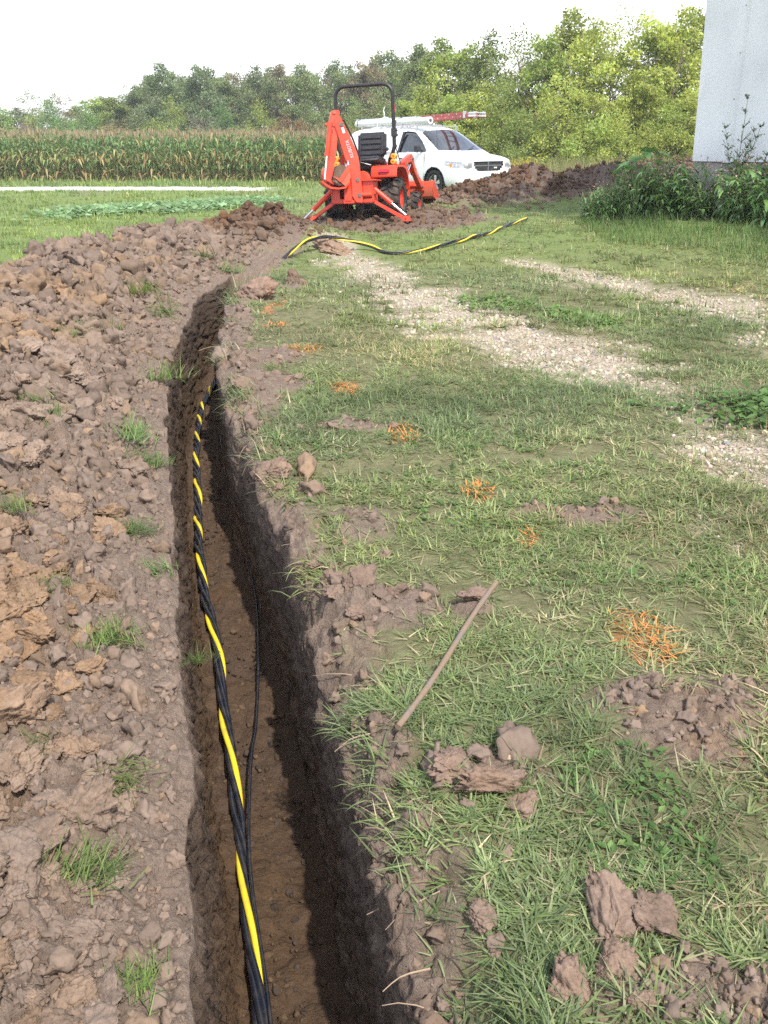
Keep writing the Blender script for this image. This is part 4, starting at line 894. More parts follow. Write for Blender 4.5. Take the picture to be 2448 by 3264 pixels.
    for k in range(3): MB().tube([(.06 + .02 * k, B - .04, .58), bp(690, 1500, .02 - .02 * k), bp(655, 1180, .03 - .03 * k) + Vector((.035, .02, .03)), bp(560, 900, .03 - .03 * k) + Vector((.03, .02, .03)), bp(455, 690, .03 - .03 * k) + Vector((.03, .02, .06)), bp(390, 640, .03 - .03 * k) + Vector((.0, -.02, .05))], .0075, 6).build('boom_hose', BLK, bo)
    for s in (-1, 1): MB().tube([(s * .36, .78, .60), (s * .36, .95, .86), (s * .36, 1.25, 1.0), (s * .36, 1.40, .97)], .008, 6).build('loader_hose', BLK, T)
    # stabilisers
    for s, foot, pv, tp in ((-1, (-.80, -.96, -.13), (-.26, -.82, .275), (-.27, -.84, .47)), (1, (.82, -.82, -.02), (.35, -.82, .275), (.36, -.84, .47))):
        st = MB().beam(pv, foot, .05, .075, (0, 1, 0)).build('stabilizer_leg', OR, T, .006)
        f = Vector(foot); MB().box(f + Vector((s * .01, 0, -.01)), (.13, .16, .02)).box(f + Vector((0, -.03, .03)), (.07, .015, .07)).box(f + Vector((0, .03, .03)), (.07, .015, .07)).build('foot_pad', OR, st, .003)
        t = Vector(tp); e = f + Vector((-s * .02, 0, .075)); mid = t.lerp(e, .55)
        MB().cyl(t, mid, .035).cyl(t.lerp(mid, .93), mid, .04).build('stabilizer_cylinder', OR, st); MB().cyl(mid, e, .018).build('cylinder_rod', CHROME, st)
        MB().box((t.x - s * .03, t.y + .02, t.z - .03), (.10, .1, .10)).build('bracket', OR, st, .006)
    return T
build_tractor()
# ---------------------------------------------------------------- white work van
VANW = paint('van_white', (.80, .80, .81), .22, coat=.5, vary=.03)
GLASS = paint('van_glass', (.012, .014, .017), .03, coat=1.0, spec=.9, vary=0)
PLAST = paint('black_plastic', (.022, .022, .026), .5)
ALLOY = paint('alloy_silver', (.55, .56, .58), .25, metal=.9)
LENS = paint('lamp_lens', (.33, .34, .36), .08, metal=.4, coat=1.0, dirt=(.75, .75, .76), dirt_amt=.8, dirt_scale=14)
ARCH = paint('wheel_well', (.01, .01, .01), .9)
BLUE = paint('blue_lettering', (.08, .13, .42), .5)
VTYRE = paint('van_tyre', (.028, .028, .030), .8, spec=.25)
PLB = paint('plate_blue', (.25, .55, .78), .5); PLW = paint('plate_white', (.78, .82, .84), .5)
def inpoly(X, Z, poly):
    n = len(poly); r = np.zeros(len(X), bool)
    for i in range(n):
        x1, z1 = poly[i]; x2, z2 = poly[(i + 1) % n]
        m = ((z1 > Z) != (z2 > Z)) & (X < (x2 - x1) * (Z - z1) / (z2 - z1 + 1e-12) + x1); r ^= m
    return r
def build_van():
    # stations: x, bottom z, half width, belt z, shoulder (roof edge) half width, roof edge z, top z
    st = [(-2.50, .42, .84, 1.00, .70, 1.40, 1.46), (-2.44, .30, .92, 1.02, .76, 1.56, 1.64), (-2.1, .24, .98, 1.04, .80, 1.62, 1.715), (-1.5, .22, 1.0, 1.05, .81, 1.655, 1.75), (-.8, .20, 1.0, 1.05, .81, 1.665, 1.765), (0, .20, 1.0, 1.06, .80, 1.66, 1.765),
          (.55, .20, 1.0, 1.06, .77, 1.625, 1.735), (.86, .20, 1.0, 1.07, .735, 1.52, 1.645), (1.25, .20, 1.0, 1.07, .79, 1.30, 1.385), (1.62, .20, .995, 1.04, .84, 1.10, 1.165), (1.80, .21, .99, 1.00, .82, 1.05, 1.095), (2.15, .22, .975, .95, .80, 1.02, 1.06), (2.44, .22, .93, .92, .76, .975, 1.01), (2.585, .23, .86, .86, .70, .92, .95), (2.60, .25, .80, .82, .66, .89, .92)]
    verts = []; idx = []
    bm = bmesh.new(); rings = []
    for (x, zb, w, zbelt, wr, zr, zt) in st:
        half = [(0, zb), (w * .6, zb), (w * .93, zb + .03), (w, zb + .17), (w * 1.0, (zb + .17) * .45 + zbelt * .55), (w * .985, zbelt), (wr + (w - wr) * .38, zbelt + (zr - zbelt) * .55), (wr, zr), (wr * .60, zt - (zt - zr) * .18), (0, zt)]
        ring = [bm.verts.new((x, y, z)) for (y, z) in half] + [bm.verts.new((x, -y, z)) for (y, z) in half[-2:0:-1]]
        rings.append(ring)
    n = len(rings[0])
    for a, b in zip(rings[:-1], rings[1:]):
        for k in range(n): bm.faces.new((a[k], b[k], b[(k + 1) % n], a[(k + 1) % n]))
    for ring, rev in ((rings[0], False), (rings[-1], True)):
        # cap as strips joining mirrored points
        for k in range(0, 9):
            l, r_ = ring[k], ring[k + 1]; lm = ring[(n - k) % n]; rm = ring[n - k - 1]
            f = [l, r_, rm, lm]; f = [v for i, v in enumerate(f) if v not in f[:i]]
            if len(f) >= 3: bm.faces.new(f if not rev else f[::-1])
    bmesh.ops.recalc_face_normals(bm, faces=bm.faces)
    me = bpy.data.meshes.new('van_cage'); bm.to_mesh(me); bm.free()
    o = bpy.data.objects.new('van_cage', me); COL.objects.link(o); md = o.modifiers.new('s', 'SUBSURF'); md.levels = md.render_levels = 4
    bpy.context.view_layer.update(); ev = bpy.data.meshes.new_from_object(o.evaluated_get(bpy.context.evaluated_depsgraph_get())); bpy.data.objects.remove(o)
    V = np.empty(len(ev.vertices) * 3); ev.vertices.foreach_get('co', V); V = V.reshape(-1, 3)
    F = np.empty(len(ev.loops), np.int64); ev.loops.foreach_get('vertex_index', F); F = F.reshape(-1, 4); bpy.data.meshes.remove(ev)
    Cn = V[F].mean(1); N = np.cross(V[F[:, 1]] - V[F[:, 0]], V[F[:, 2]] - V[F[:, 0]]); N /= np.linalg.norm(N, axis=1)[:, None] + 1e-12
    X, Y, Z = Cn.T; aY = np.abs(Y); part = np.zeros(len(F), int)
    AX = (1.58, -1.50)
    side = aY > .55
    for ax in AX: part[(aY > .62) & ((X - ax) ** 2 + (Z - .35) ** 2 < .405 ** 2)] = 9
    door = [(.06, 1.085), (1.16, 1.10), (1.22, 1.125), (.86, 1.40), (.62, 1.545), (.50, 1.60), (.20, 1.615), (.13, 1.60)]
    part[side & (N[:, 2] < .75) & inpoly(X, Z, door)] = 2
    rear = (X < -2.3) & (aY < .66) & (Z > 1.08) & (Z < 1.52) & (N[:, 0] < -.3); part[rear] = 3
    ws = (N[:, 0] > .3) & (N[:, 2] > .2) & (Z > 1.135 + .02 * aY) & (Z < 1.655 - .05 * aY) & (aY < .80 - .28 * (Z - 1.13)) & (X > .7); part[ws] = 1
    fr = (N[:, 0] > .25) & (X > 2.1)
    gp = [(-.53, .895), (.53, .895), (.50, .75), (.38, .655), (-.38, .655), (-.50, .75)]
    part[(X > 2.2) & inpoly(Y, Z, gp) & (N[:, 0] > .2)] = 4
    part[(X > 2.2) & inpoly(Y, Z, [(-.62, .44), (.62, .44), (.70, .36), (.66, .30), (-.66, .30), (-.70, .36)]) & (N[:, 0] > .2)] = 5
    for s in (-1, 1):
        hl = inpoly(s * Y, Z, [(.56, .86), (.62, .88), (.97, .90), (.99, .83), (.95, .745), (.72, .72), (.60, .74)]) & (X > 1.98) & (X < 2.6); part[hl] = 6
    part[(Z < .245) & (N[:, 2] < -.2)] = 5
    T = empty('work_van', (1.1, 27.6, -.11))
    tag(T, 'white minivan with open front window, parked behind the soil heap', 'van')
    def sub(name, ids, mat, parent, off=0.0, label=None):
        s = np.isin(part, ids); f = F[s]
        if not len(f): return None
        u, inv = np.unique(f.ravel(), return_inverse=True); P = V[u].copy()
        if off:
            nn = np.zeros_like(V); np.add.at(nn, F.ravel(), np.repeat(N, 4, 0)); nn /= np.linalg.norm(nn, axis=1)[:, None] + 1e-12; P = P + nn[u] * off
        me = np_mesh(name, P, inv.reshape(-1, 4), smooth=True); return link(name, me, mat, parent)
    body = sub('body', [0], VANW, T)
    sub('windshield', [1], GLASS, T, -.004); 
    for nm, sgn in (('side_window', -1), ('side_window', 1)):
        keep = part.copy(); part[(part == 2) & (np.sign(Y) != sgn)] = 20; sub(nm, [2], GLASS, T, -.03); part[:] = keep  # dark glossy panes, their colour standing in for the unlit cab inside
    sub('rear_window', [3], GLASS, T, -.006); gr = sub('grille', [4], PLAST, T, -.03); sub('lower_intake', [5], PLAST, T, -.025)
    for sgn in (-1, 1):
        keep = part.copy(); part[(part == 6) & (np.sign(Y) != sgn)] = 20; h = sub('headlight', [6], LENS, T, -.004); part[:] = keep
        MB().box((2.16, sgn * .945, .80), (.12, .02, .09), Matrix.Rotation(sgn * .35, 3, 'Z')).build('indicator', AMB, h, .008)
    # grille cross
    MB().box((2.565, 0, .775), (.05, .05, .235)).box((2.555, 0, .79), (.05, .98, .034)).build('grille_cross', paint('grille_chrome', (.22, .22, .25), .3, metal=.6), T, .008)
    text_part('grille_lettering', 'RAM', .05, DECW, T, (2.575, .27, .735), (0, 1, 0), (0, 0, 1), .003, bold=.002)
    pl = MB().box((2.60, .02, .475), (.012, .31, .155)).build('licence_plate', PLW, T, .003)
    MB().box((2.6080, .02, .535), (.003, .30, .032)).build('plate_band', PLB, pl); text_part('plate_number', '151\u00b7KXH', .082, DECK, pl, (2.6075, .02, .475), (0, 1, 0), (0, 0, 1), .001)
    text_part('plate_state', 'Minnesota', .03, DECW, pl, (2.6110, .02, .535), (0, 1, 0), (0, 0, 1), .001); MB().box((2.6075, .02, .415), (.002, .14, .016)).build('plate_footer', PLB, pl)
    # lower bumper lip, wheel wells, sill
    MB().prism([(.74, .0), (.70, .045), (-.70, .045), (-.74, 0)], (2.53, 0, .24), (0, 1, 0), (0, 0, 1), (1, 0, 0), 0, .07).build('bumper_lip', VANW, T, .015)
    for ax in AX:
        for s in (-1, 1):
            MB().lathe([(s * .58, .002), (s * .58, .44), (s * .985, .415), (s * .99, .40), (s * .70, .40), (s * .66, .001)], (ax, 0, .35), 'Y', 40).build('wheel_well', ARCH, T)
            w = MB().lathe([(s * .78, .22), (s * .80, .25), (s * .79, .32), (s * .80, .338), (s * .86, .345), (s * .95, .343), (s * .98, .325), (s * .985, .27), (s * .965, .235), (s * .955, .22)], (ax, 0, .345), 'Y', 44).build('wheel', VTYRE, T)
            m = MB().lathe([(s * .80, .225), (s * .955, .228), (s * .968, .222), (s * .95, .212), (s * .90, .205), (s * .86, .17), (s * .86, .001)], (ax, 0, .345), 'Y', 40); m.build('rim_barrel', GREY, w)
            for k in range(5):
                t = k * 2 * math.pi / 5 + .3; d = Vector((math.cos(t), 0, math.sin(t))); e = Vector((-math.sin(t), 0, math.cos(t))); c0 = Vector((ax, s * .935, .345))
                MB().raw([c0 + d * .03 - e * .036, c0 + d * .03 + e * .036, c0 + d * .215 + e * .055, c0 + d * .215 - e * .055] + [c0 + Vector((0, -s * .045, 0)) + v for v in (d * .03 - e * .036, d * .03 + e * .036, d * .215 + e * .055, d * .215 - e * .055)], [(0, 1, 2, 3), (4, 7, 6, 5), (0, 4, 5, 1), (1, 5, 6, 2), (2, 6, 7, 3), (3, 7, 4, 0)]).build('spoke', ALLOY, w, .012)
            MB().lathe([(s * .90, .21), (s * .955, .222), (s * .962, .216), (s * .945, .205)], (ax, 0, .345), 'Y', 40).lathe([(s * .92, .055), (s * .945, .05), (s * .95, .001)], (ax, 0, .345), 'Y', 20).build('rim', ALLOY, w)
    # door furniture
    for s in (-1, 1):
        y = s * 1.0
        MB().box((1.02, s * 1.085, 1.19), (.10, .20, .15)).box((1.06, s * .96, 1.14), (.08, .10, .05)).build('mirror', PLAST, T, .03, seg=3)
        for hx in (.22, -.12): MB().beam((hx - .07, s * 1.0, .93), (hx + .07, s * 1.0, .93), .03, .026).build('door_handle', PLAST, T, .008)
        for x0, x1, z0, z1 in ((1.18, 1.20, .42, 1.08), (.045, .045, .24, 1.08), (-1.08, -1.05, .6, 1.5)):
            MB().beam((x0, s * .9965, z0), (x1, s * (.990 if z1 < 1.2 else .88), z1), .012, .007, (0, 1, 0)).build('door_seam', GREY, T)
        MB().beam((.05, s * .985, 1.075), (-2.1, s * .965, 1.06), .016, .01).build('belt_seam', GREY, T)
        MB().beam((.07, s * .968, 1.08), (.165, s * .835, 1.60), .012, .085, (1, 0, 0)).build('door_pillar', PLAST, T, .004)
        MB().beam((.0, s * .995, .30), (1.15, s * .995, .30), .03, .05).build('sill_strip', GREY, T, .006)
    # wipers and antenna
    for y0 in (-.55, .15): MB().tube([(1.66, y0, 1.16), (1.50, y0 + .35, 1.255)], .008, 6).build('wiper', PLAST, T)
    MB().cyl((1.55, -.84, 1.05), (1.50, -.845, 1.62), .005, 6).build('antenna', PLAST, T)
    # lettering on the blank side panel (right-hand side of the van)
    up = Vector((0, .30, .95)); 
    for s_, x_, z_, sz in (('MONTE A', -.83, 1.43, .17), ('SY', -.22, 1.455, .17), ('ELECTRI', -.86, 1.24, .17)):
        text_part('side_lettering', s_, sz, BLUE, T, (x_, -.985 + .33 * (z_ - 1.06), z_), (1, 0, 0), (0, .30, .95), .004, shear=.25, bold=.003)
    text_part('side_lettering', '- 0 -  - 00', .06, DECK, T, (-.8, -.985 + .33 * .03, 1.10), (1, 0, 0), (0, .2, .98), .003)
    text_part('side_lettering', '00-00', .14, BLUE, T, (-.75, -1.006, .97), (1, 0, 0), (0, .05, 1), .003, shear=.25)
    # roof rack
    for x in (-1.9, -1.0, -.1, .55):
        zr = float(np.interp(x, [-2.1, -1.5, -.8, 0, .55], [1.70, 1.735, 1.75, 1.75, 1.72])) 
        MB().beam((x, -.72, zr + .02), (x, .72, zr + .02), .045, .03).box((x, -.70, zr - .03), (.06, .03, .12)).box((x, .70, zr - .03), (.06, .03, .12)).build('rack_bar', ALLOY, T, .004)
    VROT = math.radians(-90 + 38)
    T.rotation_euler = (0, 0, VROT)
    return T
van = build_van()
bpy.context.view_layer.update()
VM = Matrix.Translation(van.location) @ Matrix.Rotation(van.rotation_euler.z, 4, 'Z')
def on_roof(name, label, cat):
    o = empty(name, van.location, van.rotation_euler); tag(o, label, cat); return o
FIB = paint('fibreglass_red', (.36, .075, .06), .55, dirt=(.45, .2, .18), dirt_amt=.4, dirt_scale=4); PVCG = paint('pvc_grey', (.42, .45, .50), .45); PVCW = paint('pvc_white', (.74, .75, .76), .4); ALU = paint('ladder_aluminium', (.6, .6, .6), .35, metal=.8)
def roof_load():
    L = on_roof('extension_ladder', 'red fibreglass extension ladder on the van roof, reaching out over the bonnet', 'ladder')
    x0, x1, y0, y1, z = -2.05, 1.72, .30, .68, 1.83
    rise = .17
    zf = lambda x: z + (x - x0) / (x1 - x0) * rise
    for y in (y0, y1):
        MB().beam((x0, y, zf(x0)), (x1, y, zf(x1)), .03, .085).build('rail', FIB, L, .004)
        MB().beam((x0 + .25, y + .036, zf(x0 + .25) + .075), (x1 - .35, y + .036, zf(x1 - .35) + .075), .028, .075).build('fly_rail', FIB, L, .004)
    k = 0
    while x0 + .15 + k * .305 < x1 - .1:
        x = x0 + .15 + k * .305; MB().cyl((x, y0 - .02, zf(x)), (x, y1 + .02, zf(x)), .018, 8).build('rung', ALU, L); MB().cyl((x + .12, y0 + .01, zf(x) + .076), (x + .12, y1 + .02, zf(x) + .076), .016, 8).build('rung', ALU, L); k += 1
    for y in (y0, y1): MB().box((x1 - .42, y, zf(x1 - .42) + .04), (.09, .055, .17)).build('rail_bracket', ALU, L, .006); MB().box((x1 - .12, y - .02, zf(x1 - .12)), (.26, .012, .05)).build('foot_plate', PVCW, L); MB().box((x1 - .12, y - .02, zf(x1 - .12) + .07), (.22, .012, .04)).build('foot_plate', PVCW, L)
    def pipe(label, name, a, b, r, mat, hollow=True):
        P = on_roof(name, label, 'pipe'); a, b = Vector(a), Vector(b); d = (b - a).normalized()
        MB().tube([b, a], r, 18, False).tube([a, a + d * .001], [r, r * .8], 18, False).tube([b, b - d * .001], [r, r * .8], 18, False).tube([a, b], r * .8, 18, False).build('pipe_wall', mat, P); return P
    p = pipe('thick white plastic pipe on the near side of the van roof', 'storage_pipe', (-2.25, -.62, 1.80), (.98, -.62, 1.875), .085, PVCW)
    for x in (-2.2, .96): MB().lathe([(-.03, .05), (-.03, .088), (.03, .092), (.03, .05)], (x, -.62, 1.80 + (x + 2.25) * .0232), 'X', 18).build('end_cap', PVCW, p)
    MB().cyl((.98, -.62, 1.875), (1.01, -.62, 1.875), .02, 10).build('cap_bolt', GREY, p)
    pipe('grey conduit on the van roof, nearer of the pair', 'conduit', (-2.45, -.47, 1.89), (.25, -.47, 1.945), .038, PVCG); pipe('grey conduit on the van roof, farther of the pair', 'conduit', (-2.40, -.385, 1.89), (.30, -.385, 1.945), .038, PVCG)
    for i, x in enumerate((-2.1, -1.15, -.35)):
        S_ = on_roof('tie_strap', ('rearmost', 'middle', 'foremost')[i] + ' strap tying the pipes to the roof rack', 'strap')
        c = [(x, -.73, 1.72), (x, -.715, 1.88), (x, -.60, 1.935), (x, -.47, 1.975), (x, -.36, 1.975), (x, -.32, 1.88), (x, -.32, 1.76)]
        MB().tube(c, .011, 6).build('strap', BLK if i != 1 else PVCW, S_)
        if i == 1: MB().tube([(x, -.5, 1.95), (x + .05, -.52, 2.06), (x - .02, -.5, 2.15), (x + .03, -.5, 2.24)], .012, 6).build('loose_end', PVCW, S_)
roof_load()
# ---------------------------------------------------------------- cable in the trench, stick, roots
YEL = paint('yellow_jacket', (.80, .60, .03), .42, dirt=(.35, .25, .08), dirt_amt=.45, dirt_scale=25); BLKJ = paint('black_jacket', (.012, .014, .022), .32, dirt=(.10, .08, .06), dirt_amt=.4, dirt_scale=18, spec=.6)
def catmull(pts, per=14):
    P = [Vector(p) for p in pts]; P = [P[0] * 2 - P[1]] + P + [P[-1] * 2 - P[-2]]; out = []
    for i in range(1, len(P) - 2):
        a, b, c, d = P[i - 1:i + 3]
        for k in range(per):
            t = k / per; out.append(.5 * ((2 * b) + (c - a) * t + (2 * a - 5 * b + 4 * c - d) * t * t + (3 * b - a - 3 * c + d) * t ** 3))
    out.append(P[-2]); return out
def resample(pts, step):
    pts = [np.array(p) for p in pts]; d = np.concatenate([[0], np.cumsum([np.linalg.norm(b - a) for a, b in zip(pts[:-1], pts[1:])])]); n = int(d[-1] / step); s = np.linspace(0, d[-1], n)
    A = np.array(pts); return np.stack([np.interp(s, d, A[:, k]) for k in range(3)], -1), s
def cable():
    zf = -.655
    g = lambda x, y, dz=.03: (x, y, float(gz(np.array([x]), np.array([y]))[0]) + dz)
    path = [(-.215, 1.0, zf), (-.26, 1.35, zf), (-.325, 1.72, zf), (-.43, 2.1, zf), (-.49, 2.4, zf), (-.57, 2.8, zf), (-.655, 3.2, zf), (-.74, 3.6, zf), (-.90, 4.1, zf + .01), (-1.02, 4.5, zf + .02), (-1.10, 4.95, zf), (-1.15, 5.3, zf), (-1.33, 6.0, zf), (-1.42, 6.4, zf), (-1.53, 7.0, zf), (-1.56, 7.4, zf), (-1.53, 7.9, zf), (-1.54, 8.4, zf), (-1.60, 9.2, zf), (-1.58, 10.0, zf + .03), (-1.48, 10.7, -.50), (-1.36, 11.2, -.20), (-1.27, 11.5, -.01)]
    path = [(max(x, float(XL_(y)) + .135), y, z + .012) if y < 9.5 else (x, y, z) for (x, y, z) in path]
    path += [g(-1.14, 11.8, .08), g(-.95, 12.1, .17), g(-.72, 12.35, .19), g(-.42, 12.45, .13), g(-.15, 12.42, .05), g(.07, 12.15, .03), g(.43, 12.2, .03), g(.75, 12.5, .03), g(1.08, 12.9, .035), g(1.5, 13.55, .035), g(1.85, 14.2, .035), g(2.2, 14.9, .03)]
    C, s = resample(catmull(path, 12), .022)
    # cables rise and fall a little
    C[:, 2] += .012 * vnoise(s * 2.1, s * 0, 5); C[:, 0] += .012 * vnoise(s * 1.7, s * 0 + 3, 6)
    T = np.gradient(C, axis=0); T /= np.linalg.norm(T, axis=1)[:, None]; up = np.array([0, 0, 1.0]); R = np.cross(T, up); R /= np.linalg.norm(R, axis=1)[:, None]; U = np.cross(R, T)
    o = empty('power_cable', (0, 0, 0)); tag(o, 'twisted cable of three black strands and one yellow strand lying in the trench', 'cable')
    rad = .0098; off = .0125
    tw = np.cumsum(np.gradient(s) * (2 * math.pi / (np.interp(s, [0, 1.5, 3, 6, 10, 11.5, 30], [1.0, .85, .6, .48, .5, 1.1, 1.1]) * (1 + .3 * vnoise(s * .8, s * 0 + 9, 8)))))
    tw = np.where(s > 12.5, tw * 1.0, tw)
    for k in range(4):
        spread = off * (1 + .5 * np.clip(vnoise(s * 1.4, s * 0 + k * 7, 30 + k), -.2, 1)); a = tw + k * math.pi / 2 + .4 * vnoise(s * 1.3, s * 0 + k, 40 + k)
        P = C + R * (np.cos(a) * spread)[:, None] + U * (np.sin(a) * spread)[:, None]
        MB().tube([tuple(p) for p in P], rad * (1.08 if k == 0 else 1), 8).build('yellow_strand' if k == 0 else 'black_strand', YEL if k == 0 else BLKJ, o, smooth=60)
    z2 = -.640
    th = [(-.19, 1.0, z2 + .03), (-.235, 1.4, z2 + .025), (-.30, 1.75, z2 + .02), (-.385, 2.1, z2 + .035), (-.43, 2.35, z2 + .03), (-.475, 2.75, z2 + .02), (-.49, 3.0, z2), (-.545, 3.5, z2), (-.62, 4.0, z2), (-.73, 4.5, z2), (-.86, 5.1, z2), (-.96, 5.6, z2 + .01), (-1.13, 6.2, z2 + .01), (-1.21, 6.6, z2 + .02), (-1.21, 7.0, z2 + .06), (-1.20, 7.2, z2 + .10), (-1.24, 7.6, z2 + .05), (-1.33, 8.2, z2 + .02), (-1.38, 8.8, z2)]
    w = MB().tube(catmull(th, 8), .0052, 8).build('thin_wire', BLKJ, None, smooth=60); tag(w, 'thin single black wire snaking along the trench floor right of the thick cable', 'wire')
cable()
WOOD = paint('weathered_wood', (.21, .150, .105), .8, dirt=(.16, .15, .15), dirt_amt=.7, dirt_scale=18, spec=.15, bump=.5)
def stick():
    x0, y0, x1, y1 = .035, 1.975, .365, 2.735
    pts = []
    for i in range(15):
        t = i / 14; x = x0 + (x1 - x0) * t; y = y0 + (y1 - y0) * t; pts.append((x + .004 * math.sin(t * 7), y, .035 + .035 * t + .006 * math.sin(t * 9)))
    z = [float(gz(np.array([p[0]]), np.array([p[1]]))[0]) for p in pts]; zz = np.maximum(np.array(z) * .3 + np.array([p[2] for p in pts]), np.array(z) + .012)
    zz = np.convolve(np.pad(zz, 3, mode='edge'), np.ones(7) / 7, 'valid') + .008
    r = [.0085 + .0008 * math.sin(i * 2.3) for i in range(15)]
    tag(MB().tube([(p[0], p[1], float(q)) for p, q in zip(pts, zz)], r, 10).build('wooden_stick', WOOD, None, smooth=50), 'long straight weathered stick lying on the grass right of the trench', 'stick')
stick()
ROOT = paint('dry_root', (.34, .25, .18), .85, dirt=(.16, .11, .08), dirt_amt=.6, dirt_scale=30, spec=.1)
def roots():
    rr = random.Random(5); spots = [(.02, 1.62, -1), (.03, 1.55, -1), (.07, 1.42, -1), (.085, 1.36, -1), (.10, 1.30, .1), (.12, 1.26, -.3), (.13, 1.22, -1), (.14, 1.18, -1), (-.10, 2.05, -1), (-.2, 2.35, -1), (-.31, 2.85, -1), (-.40, 3.2, -1), (-.62, 4.3, -1), (-.66, 4.5, -1), (-1.2, 7.2, -.5), (.055, 1.50, -1), (.17, 1.24, -.6), (.2, 1.15, -.4)]
    for i, (x, y, sx) in enumerate(spots):
        x = float(XR_(y)) + .01 + rr.uniform(0, .05); z = float(gz(np.array([x + .03]), np.array([y]))[0]) + rr.uniform(-.02, .015); L = rr.uniform(.05, .12) * (1 + .15 * y); p = Vector((x + .05, y, z)); pts = [p]; d = Vector((-1, rr.uniform(-.7, .7), rr.uniform(-.5, .5))).normalized()
        for k in range(5):
            d = (d + Vector((0, rr.uniform(-.35, .35), rr.uniform(-.45, .15)))).normalized(); p = p + d * L / 4; pts.append(p)
        r0 = rr.uniform(.0011, .0024) * (1 + .12 * y)
        o = MB().tube(pts, [r0 * (1 - .13 * k) for k in range(6)], 5).build('dry_root', ROOT, None, smooth=60); tag(o, 'dry root sticking out of the broken turf edge over the trench', 'root', 'roots along the right rim')
roots()

# ---------------------------------------------------------------- shed at the right
SHEET = paint('white_sheet_metal', (.84, .86, .88), .5, dirt=(.58, .60, .62), dirt_amt=.5, dirt_scale=1.3, spec=.3); CONC = paint('old_concrete', (.40, .38, .35), .9, dirt=(.28, .25, .22), dirt_amt=.7, dirt_scale=3, spec=.15, bump=.6)
def shed():
    cx, cy = 4.66, 15.0; ang = math.atan2(-.53, .85)
    T = empty('metal_shed', (cx, cy, .30), (0, 0, ang)); tag(T, 'white sheet metal shed wall on a concrete base at the right edge', 'shed')
    Lw, Dp, Hh = 9.0, 7.0, 4.6; zb = .76
    lean = .028
    MB().prism([(.02, -.6), (.02, zb - .002), (Lw - .02, zb - .002), (Lw - .02, -.6)], (0, .04, 0), (1, 0, 0), (0, 0, 1), (0, 1, 0), 0, Dp - .1).build('foundation', CONC, T, .01)
    # front wall in separate sheets with standing laps
    x = 0.0; k = 0; ws = [.50, .71, .71, .71, .71, .71, .71, .71, .71, .71, .71, .71, .68]
    for w in ws:
        x1 = min(x + w, Lw)
        le = -lean * (Hh - zb) if k == 0 else 0
        MB().raw([(x + (0 if k else 0), 0, zb), (x1 - .003, 0, zb), (x1 - .003, 0, Hh), (x + le, 0, Hh), (x, .03, zb), (x1 - .003, .03, zb), (x1 - .003, .03, Hh), (x + le, .03, Hh)], [(0, 1, 2, 3), (4, 7, 6, 5), (0, 4, 5, 1), (1, 5, 6, 2), (2, 6, 7, 3), (3, 7, 4, 0)]).build('siding_sheet', SHEET, T)
        if x1 < Lw - .1:
            MB().prism([(-.062, .0), (-.036, -.018), (.036, -.018), (.062, .0), (.06, .004), (-.06, .004)], (x1, -.002, zb - .012), (1, 0, 0), (0, 1, 0), (0, 0, 1), 0, Hh - zb).build('batten', SHEET, T)
            for zz in np.arange(zb + .25, Hh, .6): MB().lathe([(-.024, .006), (-.020, .010)], (x1, 0, float(zz)), 'Y', 6).build('screw', GREY, T)
        x = x1; k += 1
    MB().prism([(0, zb), (Lw, zb), (Lw, Hh), (0, Hh)], (0, .031, 0), (1, 0, 0), (0, 0, 1), (0, 1, 0), .002, .05).build('wall_core', GREY, T)
    for xx, nm in ((.0, 'end_wall'), (Lw - .04, 'end_wall')): MB().raw([(xx, .085, zb), (xx, Dp, zb), (xx, Dp, Hh), (xx, Dp / 2, Hh + 1.3), (xx, .085, Hh), (xx + .04, .085, zb), (xx + .04, Dp, zb), (xx + .04, Dp, Hh), (xx + .04, Dp / 2, Hh + 1.3), (xx + .04, .085, Hh)], [(0, 1, 2, 3, 4), (9, 8, 7, 6, 5), (0, 5, 6, 1), (1, 6, 7, 2), (2, 7, 8, 3), (3, 8, 9, 4), (4, 9, 5, 0)]).build(nm, SHEET, T)
    MB().prism([(0, zb), (Lw, zb), (Lw, Hh), (0, Hh)], (0, Dp, 0), (1, 0, 0), (0, 0, 1), (0, 1, 0), 0, .04).build('back_wall', SHEET, T)
    MB().raw([(-.25, -.25, Hh - .05), (Lw + .25, -.25, Hh - .05), (Lw + .25, Dp / 2, Hh + 1.36), (-.25, Dp / 2, Hh + 1.36), (-.25, -.25, Hh), (Lw + .25, -.25, Hh), (Lw + .25, Dp / 2, Hh + 1.41), (-.25, Dp / 2, Hh + 1.41)], [(0, 3, 2, 1), (4, 5, 6, 7), (0, 1, 5, 4), (1, 2, 6, 5), (2, 3, 7, 6), (3, 0, 4, 7)]).raw([(-.25, Dp + .25, Hh - .05), (Lw + .25, Dp + .25, Hh - .05), (Lw + .25, Dp / 2, Hh + 1.36), (-.25, Dp / 2, Hh + 1.36), (-.25, Dp + .25, Hh), (Lw + .25, Dp + .25, Hh), (Lw + .25, Dp / 2, Hh + 1.41), (-.25, Dp / 2, Hh + 1.41)], [(0, 1, 2, 3), (4, 7, 6, 5), (0, 4, 5, 1), (1, 5, 6, 2), (2, 6, 7, 3), (3, 7, 4, 0)]).build('roof', ALU, T)
    # mud splash and old paint marks at the corner
shed()

